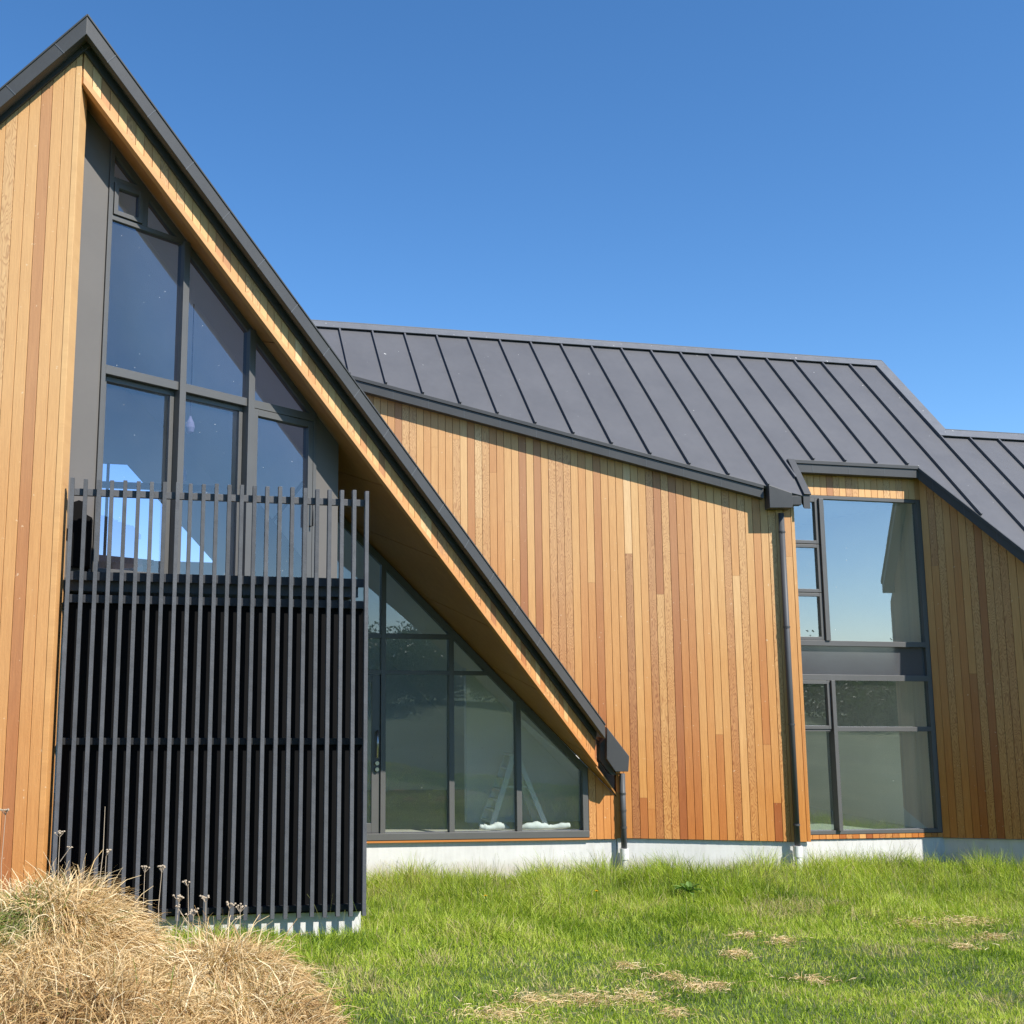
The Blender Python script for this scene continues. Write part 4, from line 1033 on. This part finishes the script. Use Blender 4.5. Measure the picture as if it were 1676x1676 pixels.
def hay():
    # body of the heap
    xs = np.arange(-5.2, .9, .06); ys = np.arange(4.6, 10.2, .06); X, Y = np.meshgrid(xs, ys); h = heap(X, Y)
    lump = .16 * (vnoise(X, Y, .34, 2) - .5) + .06 * (vnoise(X, Y, .12, 4) - .5)
    Zv = gz(X, Y) - .10 + np.clip(h, 0, 2) + lump * np.clip(h * 4, 0, 1)
    body = gridmesh(X, Y, Zv, 'hay_heap', M['thatch'])
    tag(body, 'heap of straw coloured cut grass in front of the slatted screen', 'hay heap')
    # tufts, each combed in its own direction
    nt_ = 1500; tx = -4.8 + RNG.random(nt_ * 4) * 5.6; ty = 4.9 + RNG.random(nt_ * 4) * 4.6
    ok = (heap(tx, ty) > .13) & (tx > -.36 * ty - .5); tx, ty = tx[ok][:nt_], ty[ok][:nt_]
    per = 110; n = len(tx) * per
    cx, cy = np.repeat(tx, per), np.repeat(ty, per)
    x = cx + RNG.normal(size=n) * .10; y = cy + RNG.normal(size=n) * .10
    e = .04; gx = (heap(cx + e, cy) - heap(cx - e, cy)) / (2 * e); gy = (heap(cx, cy + e) - heap(cx, cy - e)) / (2 * e)
    ang = np.repeat(RNG.random(len(tx)) * 6.283, per); wgt = np.repeat(.3 + .7 * RNG.random(len(tx)), per)
    dx = -gx * 1.1 + np.cos(ang) * wgt + (x - cx) * 3.0 + RNG.normal(size=n) * .35; dy = -gy * 1.1 - .25 + np.sin(ang) * wgt + (y - cy) * 3.0 + RNG.normal(size=n) * .35
    up_ = .15 + .75 * np.abs(RNG.normal(size=n)) * np.repeat(.35 + .8 * RNG.random(len(tx)), per)
    d0 = np.stack([dx, dy, up_], -1)
    hh = heap(x, y); z = gz(x, y) - .10 + hh + .16 * (vnoise(x, y, .34, 2) - .5) * np.clip(hh * 4, 0, 1) + .04 * (vnoise(x, y, .12, 4) - .5) + .02 * RNG.random(n)
    ok = hh > .10
    tone = np.repeat(RNG.random(len(tx)), per); big = vnoise(x, y, .8, 17)
    t = .50 + .26 * (tone - .5) + .42 * (big - .5) + RNG.normal(size=n) * .22
    green = ((np.hypot((x + 2.22) / .26, (y - 7.6) / .30) < 1) & (RNG.random(n) < .7)) | (RNG.random(n) < .02)
    t = np.clip(t, 0, .9); t = np.where(green, .93 + .07 * RNG.random(n), t)
    ln = (.12 + .22 * RNG.random(n)) * np.repeat(.6 + .7 * RNG.random(len(tx)), per)
    s_ = strands('straw', M['hay'], np.stack([x, y, z], -1)[ok], d0[ok], ln[ok], (.0030 + .0085 * RNG.random(n) ** 2)[ok], (.5 + 1.3 * RNG.random(n))[ok], t[ok], 4, .4, body)
    s_['kind'] = 'stuff'
    # clippings dropped on the mown grass
    pc = [(1025, 1588, .09), (1095, 1605, .12), (1138, 1622, .10), (1178, 1620, .08), (1040, 1637, .16), (1105, 1665, .08), (1220, 1535, .09), (1205, 1567, .11), (1280, 1545, .10), (1582, 1513, .26), (1580, 1556, .09),
          (1625, 1538, .08), (1490, 1515, .14), (870, 1645, .18), (960, 1642, .20), (820, 1668, .2), (1330, 1610, .12)]
    R_, D_, L_, T_ = [], [], [], []
    for qx, qy, r0 in pc:
        px_, py_, _z = on_ground(qx, qy)
        k = int(3000 * r0); a = RNG.standard_t(2.2, size=(k, 2)) * r0 * np.array([.55, .42]); a = a * (np.abs(a).max(1, keepdims=True) < 4 * r0); xx, yy = px_ + a[:, 0], py_ + a[:, 1]
        R_.append(np.stack([xx, yy, gz(xx, yy) + .055 * RNG.random(k)], -1)); D_.append(np.stack([RNG.normal(size=k), RNG.normal(size=k), .25 * RNG.normal(size=k) + .1], -1)); L_.append(.02 + .06 * RNG.random(k)); T_.append(.35 + .5 * RNG.random(k))
    R_ = np.concatenate(R_); k = len(R_)
    o = strands('grass_clippings', M['hay'], R_, np.concatenate(D_), np.concatenate(L_), np.full(k, .0042), .4 * np.ones(k), np.concatenate(T_), 3, .4)
    tag(o, 'dry brown clippings scattered over the mown grass', 'grass clippings', None, 'stuff')
hay()

# ------------------------------------------------------------------ dry weeds standing out of the heap
WD = [(166, 1408, 1320, .6, 'tall bare dry stem reaching highest in front of the slats'), (102, 1420, 1366, -.4, 'leaning dry weed with two small heads beside the cedar corner'), (169, 1428, 1397, .5, 'dry weed with a flat seed head above the crest of the heap'),
      (264, 1480, 1424, .1, 'upright dry weed with a pale flat umbel in front of the slats'), (232, 1470, 1424, .5, 'thin dry weed bending right with a round seed head'), (292, 1540, 1472, .1, 'stiff grey weed cluster left of the second mound'), (306, 1545, 1447, .2, 'forked dry weed with a broad umbel between the two mounds'),
      (318, 1550, 1495, -.1, 'short dry weed with drooping tip between the two mounds'), (333, 1545, 1473, .4, 'dry weed leaning right with a flat head near the white plinth'), (372, 1535, 1483, .4, 'dry weed with small heads above the second mound'), (390, 1520, 1489, .3, 'low dry weed with a curled head on the second mound'),
      (8, 1440, 1330, .15, 'feathery dry seed head against the orange cedar at the picture edge')]
for i, (x, yb, yt, ln, lab) in enumerate(WD):
    Yd = 8.9 if x < 280 else 8.3
    def at(px_, py_): d = sight(px_, py_); return CAM + d * (Yd / d[1])
    b0 = at(x - 4 * ln, yb + 60); t0 = at(x + 10 * ln, yt); b0[1] -= .1
    e_ = empty('dry_weed', b0); tag(e_, lab, 'weed', 'dry weeds on the hay heap')
    mid_ = .5 * (b0 + t0) + np.array([.015 * (-1) ** i, 0, 0]); s_ = MB(); s_.tube([b0, mid_, t0], [.0034, .0028, .0018], 6); LP(s_, 'stem', M['stalk'], e_)
    h_ = MB(); rr = random.Random(i)
    nb = 0 if i == 0 else rr.randint(6, 9)
    for k in range(nb):
        an = rr.uniform(0, 6.28); r_ = rr.uniform(.012, .045); q = t0 + np.array([math.cos(an) * r_, math.sin(an) * r_, rr.uniform(.01, .03)])
        h_.tube([t0 - Z * .02, q], [.0018, .0015], 4); h_.tube([q - Z * .003, q, q + Z * .006, q + Z * .009], [.003, .009, .008, .002], 6)
    if nb: LP(h_, 'seed_head', M['stalk'], e_)
    if i in (1, 5, 6, 9):
        br_ = MB(); m0 = b0 + (t0 - b0) * .62; q = m0 + np.array([.07 * (1 if i % 2 else -1), 0, .10]); br_.tube([m0, q], [.003, .002], 5)
        for k in range(4):
            w_ = q + np.array([rr.uniform(-.02, .02), rr.uniform(-.02, .02), rr.uniform(0, .015)]); br_.tube([q, w_], .0018, 4); br_.tube([w_ - Z * .003, w_, w_ + Z * .006], [.003, .008, .002], 6)
        LP(br_, 'side_shoot', M['stalk'], e_)

# dandelions and a broad-leaved dock
for px_, py_, lab in ((977, 1484, 'yellow dandelion flower in the long grass below the main wall'), (795, 1491, 'small yellow dandelion in the long grass under the ground floor glass'), (877, 1458, 'tiny yellow dandelion nearest the white plinth')):
    p = on_ground(px_, py_ + 14); p[2] = float(gz(p[0], p[1])); e_ = empty('dandelion', p); tag(e_, lab, 'flower', 'dandelions in the grass')
    hgt = .24; s_ = MB(); s_.tube([p, p + Z * hgt], .003, 6); LP(s_, 'stem', M['dock'], e_)
    h_ = MB()
    for k in range(22):
        an = k * 2.4; r_ = .006 + .016 * (k / 22); q = p + Z * (hgt + .008) + np.array([math.cos(an) * r_, math.sin(an) * r_, .006 * (1 - k / 22)])
        t2_ = np.array([-math.sin(an), math.cos(an), 0]) * .004; h_.add([p + Z * hgt - t2_, p + Z * hgt + t2_, q + t2_, q - t2_], [(0, 1, 2, 3)])
    LP(h_, 'flower_head', M['petal'], e_)
p = on_ground(1128, 1480); p[2] = float(gz(p[0], p[1]))
e_ = empty('dock_plant', p); tag(e_, 'broad-leaved dock plant in the grass in front of the main cedar wall', 'plant')
for k in range(22):
    an = k * 2.4 + .3; ln = random.uniform(.12, .24); tilt = random.uniform(.3, .9); dv = np.array([math.cos(an) * math.sin(tilt), math.sin(an) * math.sin(tilt), math.cos(tilt)]); sd = np.cross(dv, Z); sd /= np.linalg.norm(sd)
    l_ = MB(); vs, fs = [], []
    for i in range(7):
        f = i / 6; wd = .034 * math.sin(math.pi * (f * .92 + .04)) ** .8; c_ = p + dv * ln * f + Z * (.12 - .10 * f * f)
        vs += [c_ - sd * wd + Z * .012, c_, c_ + sd * wd + Z * .012]
    for i in range(6):
        for j in (0, 1): fs.append((i * 3 + j, i * 3 + j + 1, i * 3 + j + 4, i * 3 + j + 3))
    l_.add(vs, fs); o = LP(l_, 'leaf', M['dock'], e_)
    a = o.data.attributes.new('tint', 'FLOAT', 'POINT'); a.data.foreach_set('value', [random.random()] * len(vs))

# ------------------------------------------------------------------ what stands behind the camera and shows only in the glass
def tree(x, y, h, r, label, n=26000):
    z0 = float(gz(x, y)); e = empty('garden_tree', (x, y, z0)); tag(e, label, 'tree', 'garden trees mirrored in the windows')
    t = MB(); t.tube([(x, y, z0 - .1), (x + .05, y, z0 + h * .3), (x - .05, y + .05, z0 + h * .6), (x, y, z0 + h * .9)], [.16, .13, .08, .02], 9)
    for k in range(9):
        an = k * 2.4; zb = z0 + h * (.25 + .06 * k); q = np.array([x + math.cos(an) * r * .7, y + math.sin(an) * r * .7, zb + h * .16]); t.tube([(x, y, zb), q], [.05, .015], 6)
    LP(t, 'trunk', M['trunk'], e)
    cl = RNG.normal(size=(60, 3)) * np.array([r * .5, r * .5, h * .19]) + np.array([x, y, z0 + h * .58])
    c_ = cl[RNG.integers(0, 60, n)] + RNG.normal(size=(n, 3)) * r * .21
    o = strands('crown', M['leaf'], c_, RNG.normal(size=(n, 3)), np.full(n, .10), np.full(n, .075), .2 * np.ones(n), np.clip(.5 + .25 * RNG.normal(size=n), 0, 1), 1, .5)
    o.parent = e; o.matrix_parent_inverse = Matrix.Translation(-e.location)
tree(27.0, .2, 1.45, 2.3, 'bushy green tree mirrored in the right hand side of the bay window')
tree(28.0, -6.5, 1.8, 1.6, 'slim green tree mirrored in the left casements of the bay window')
tree(9.0, -6.5, 2.3, 1.9, 'round shrubby tree mirrored in the left pane of the ground floor window')
tree(15.6, -7.5, 2.2, 2.0, 'spreading shrubby tree mirrored in the right pane of the ground floor window')
tree(12.4, -9.5, 2.7, 1.6, 'slightly taller tree mirrored in the middle pane of the ground floor window')
# ring of far hills
ang = np.linspace(0, 2 * math.pi, 241); rr_ = np.array([900, 1150, 1500, 1900, 2300])
hh_ = 26 + 30 * (vnoise(ang * 8, ang * 0, 2.1, 9)) + 14 * vnoise(ang * 30, ang * 0, 1.3, 12); hh_[-1] = hh_[0]
prof = np.array([-.08, .35, .75, 1.0, .4])
AG, RR = np.meshgrid(ang, rr_); HZ = prof[:, None] * hh_[None, :] * 1.15 - 2
tag(gridmesh(np.cos(AG) * RR, np.sin(AG) * RR, HZ, 'hills', M['hill']), kind='structure')

# ------------------------------------------------------------------ light
SUN_AZ, SUN_EL = 43.0, 45.0     # degrees to the right of straight behind the camera, and above the horizon
sv = np.array([math.sin(rad(SUN_AZ)) * math.cos(rad(SUN_EL)), -math.cos(rad(SUN_AZ)) * math.cos(rad(SUN_EL)), math.sin(rad(SUN_EL))])
sun = bpy.data.lights.new('sun', 'SUN'); sun.energy = 4.6; sun.angle = rad(.53); sun.color = (1.0, .945, .86)
so = bpy.data.objects.new('sun', sun); C.objects.link(so); so.rotation_euler = Vector(sv).to_track_quat('Z', 'Y').to_euler(); so.location = (10, -10, 20)
w_ = bpy.data.worlds.new('World'); bpy.context.scene.world = w_; w_.use_nodes = True; nt = w_.node_tree; nt.nodes.clear()
sky = nt.nodes.new('ShaderNodeTexSky'); sky.sky_type = 'NISHITA'; sky.sun_disc = False; sky.sun_elevation = rad(SUN_EL); sky.sun_rotation = math.atan2(sv[0], sv[1])
sky.altitude = 200; sky.air_density = .9; sky.dust_density = .12; sky.ozone_density = 4.0
bg = nt.nodes.new('ShaderNodeBackground'); bg.inputs[1].default_value = .122
ow = nt.nodes.new('ShaderNodeOutputWorld'); hs = nt.nodes.new('ShaderNodeHueSaturation'); hs.inputs['Saturation'].default_value = 1.19; nt.links.new(sky.outputs[0], hs.inputs['Color']); nt.links.new(hs.outputs[0], bg.inputs[0]); nt.links.new(bg.outputs[0], ow.inputs[0])

# ------------------------------------------------------------------ camera
cam = bpy.data.cameras.new('camera'); co = bpy.data.objects.new('camera', cam); C.objects.link(co)
right, upv, back = ROT @ np.array([1, 0, 0]), ROT @ np.array([0, -1, 0]), -(ROT @ np.array([0, 0, 1]))
mw = Matrix.Identity(4)
for i in range(3): mw[i][0], mw[i][1], mw[i][2], mw[i][3] = right[i], upv[i], back[i], CAM[i]
co.matrix_world = mw
cam.sensor_width = 36; cam.lens = F / 1676 * 36; cam.shift_x = (838 - PX) / 1676; cam.clip_end = 6000; cam.clip_start = .05
sc = bpy.context.scene; sc.camera = co
sc.view_settings.view_transform = 'Standard'; sc.view_settings.look = 'None'; sc.view_settings.exposure = 0.74; sc.view_settings.gamma = 1
sc.render.engine = 'CYCLES'; sc.cycles.use_denoising = True; sc.cycles.denoising_prefilter = 'NONE'; sc.cycles.max_bounces = 8; sc.cycles.transparent_max_bounces = 24; sc.cycles.caustics_reflective = False; sc.cycles.caustics_refractive = False
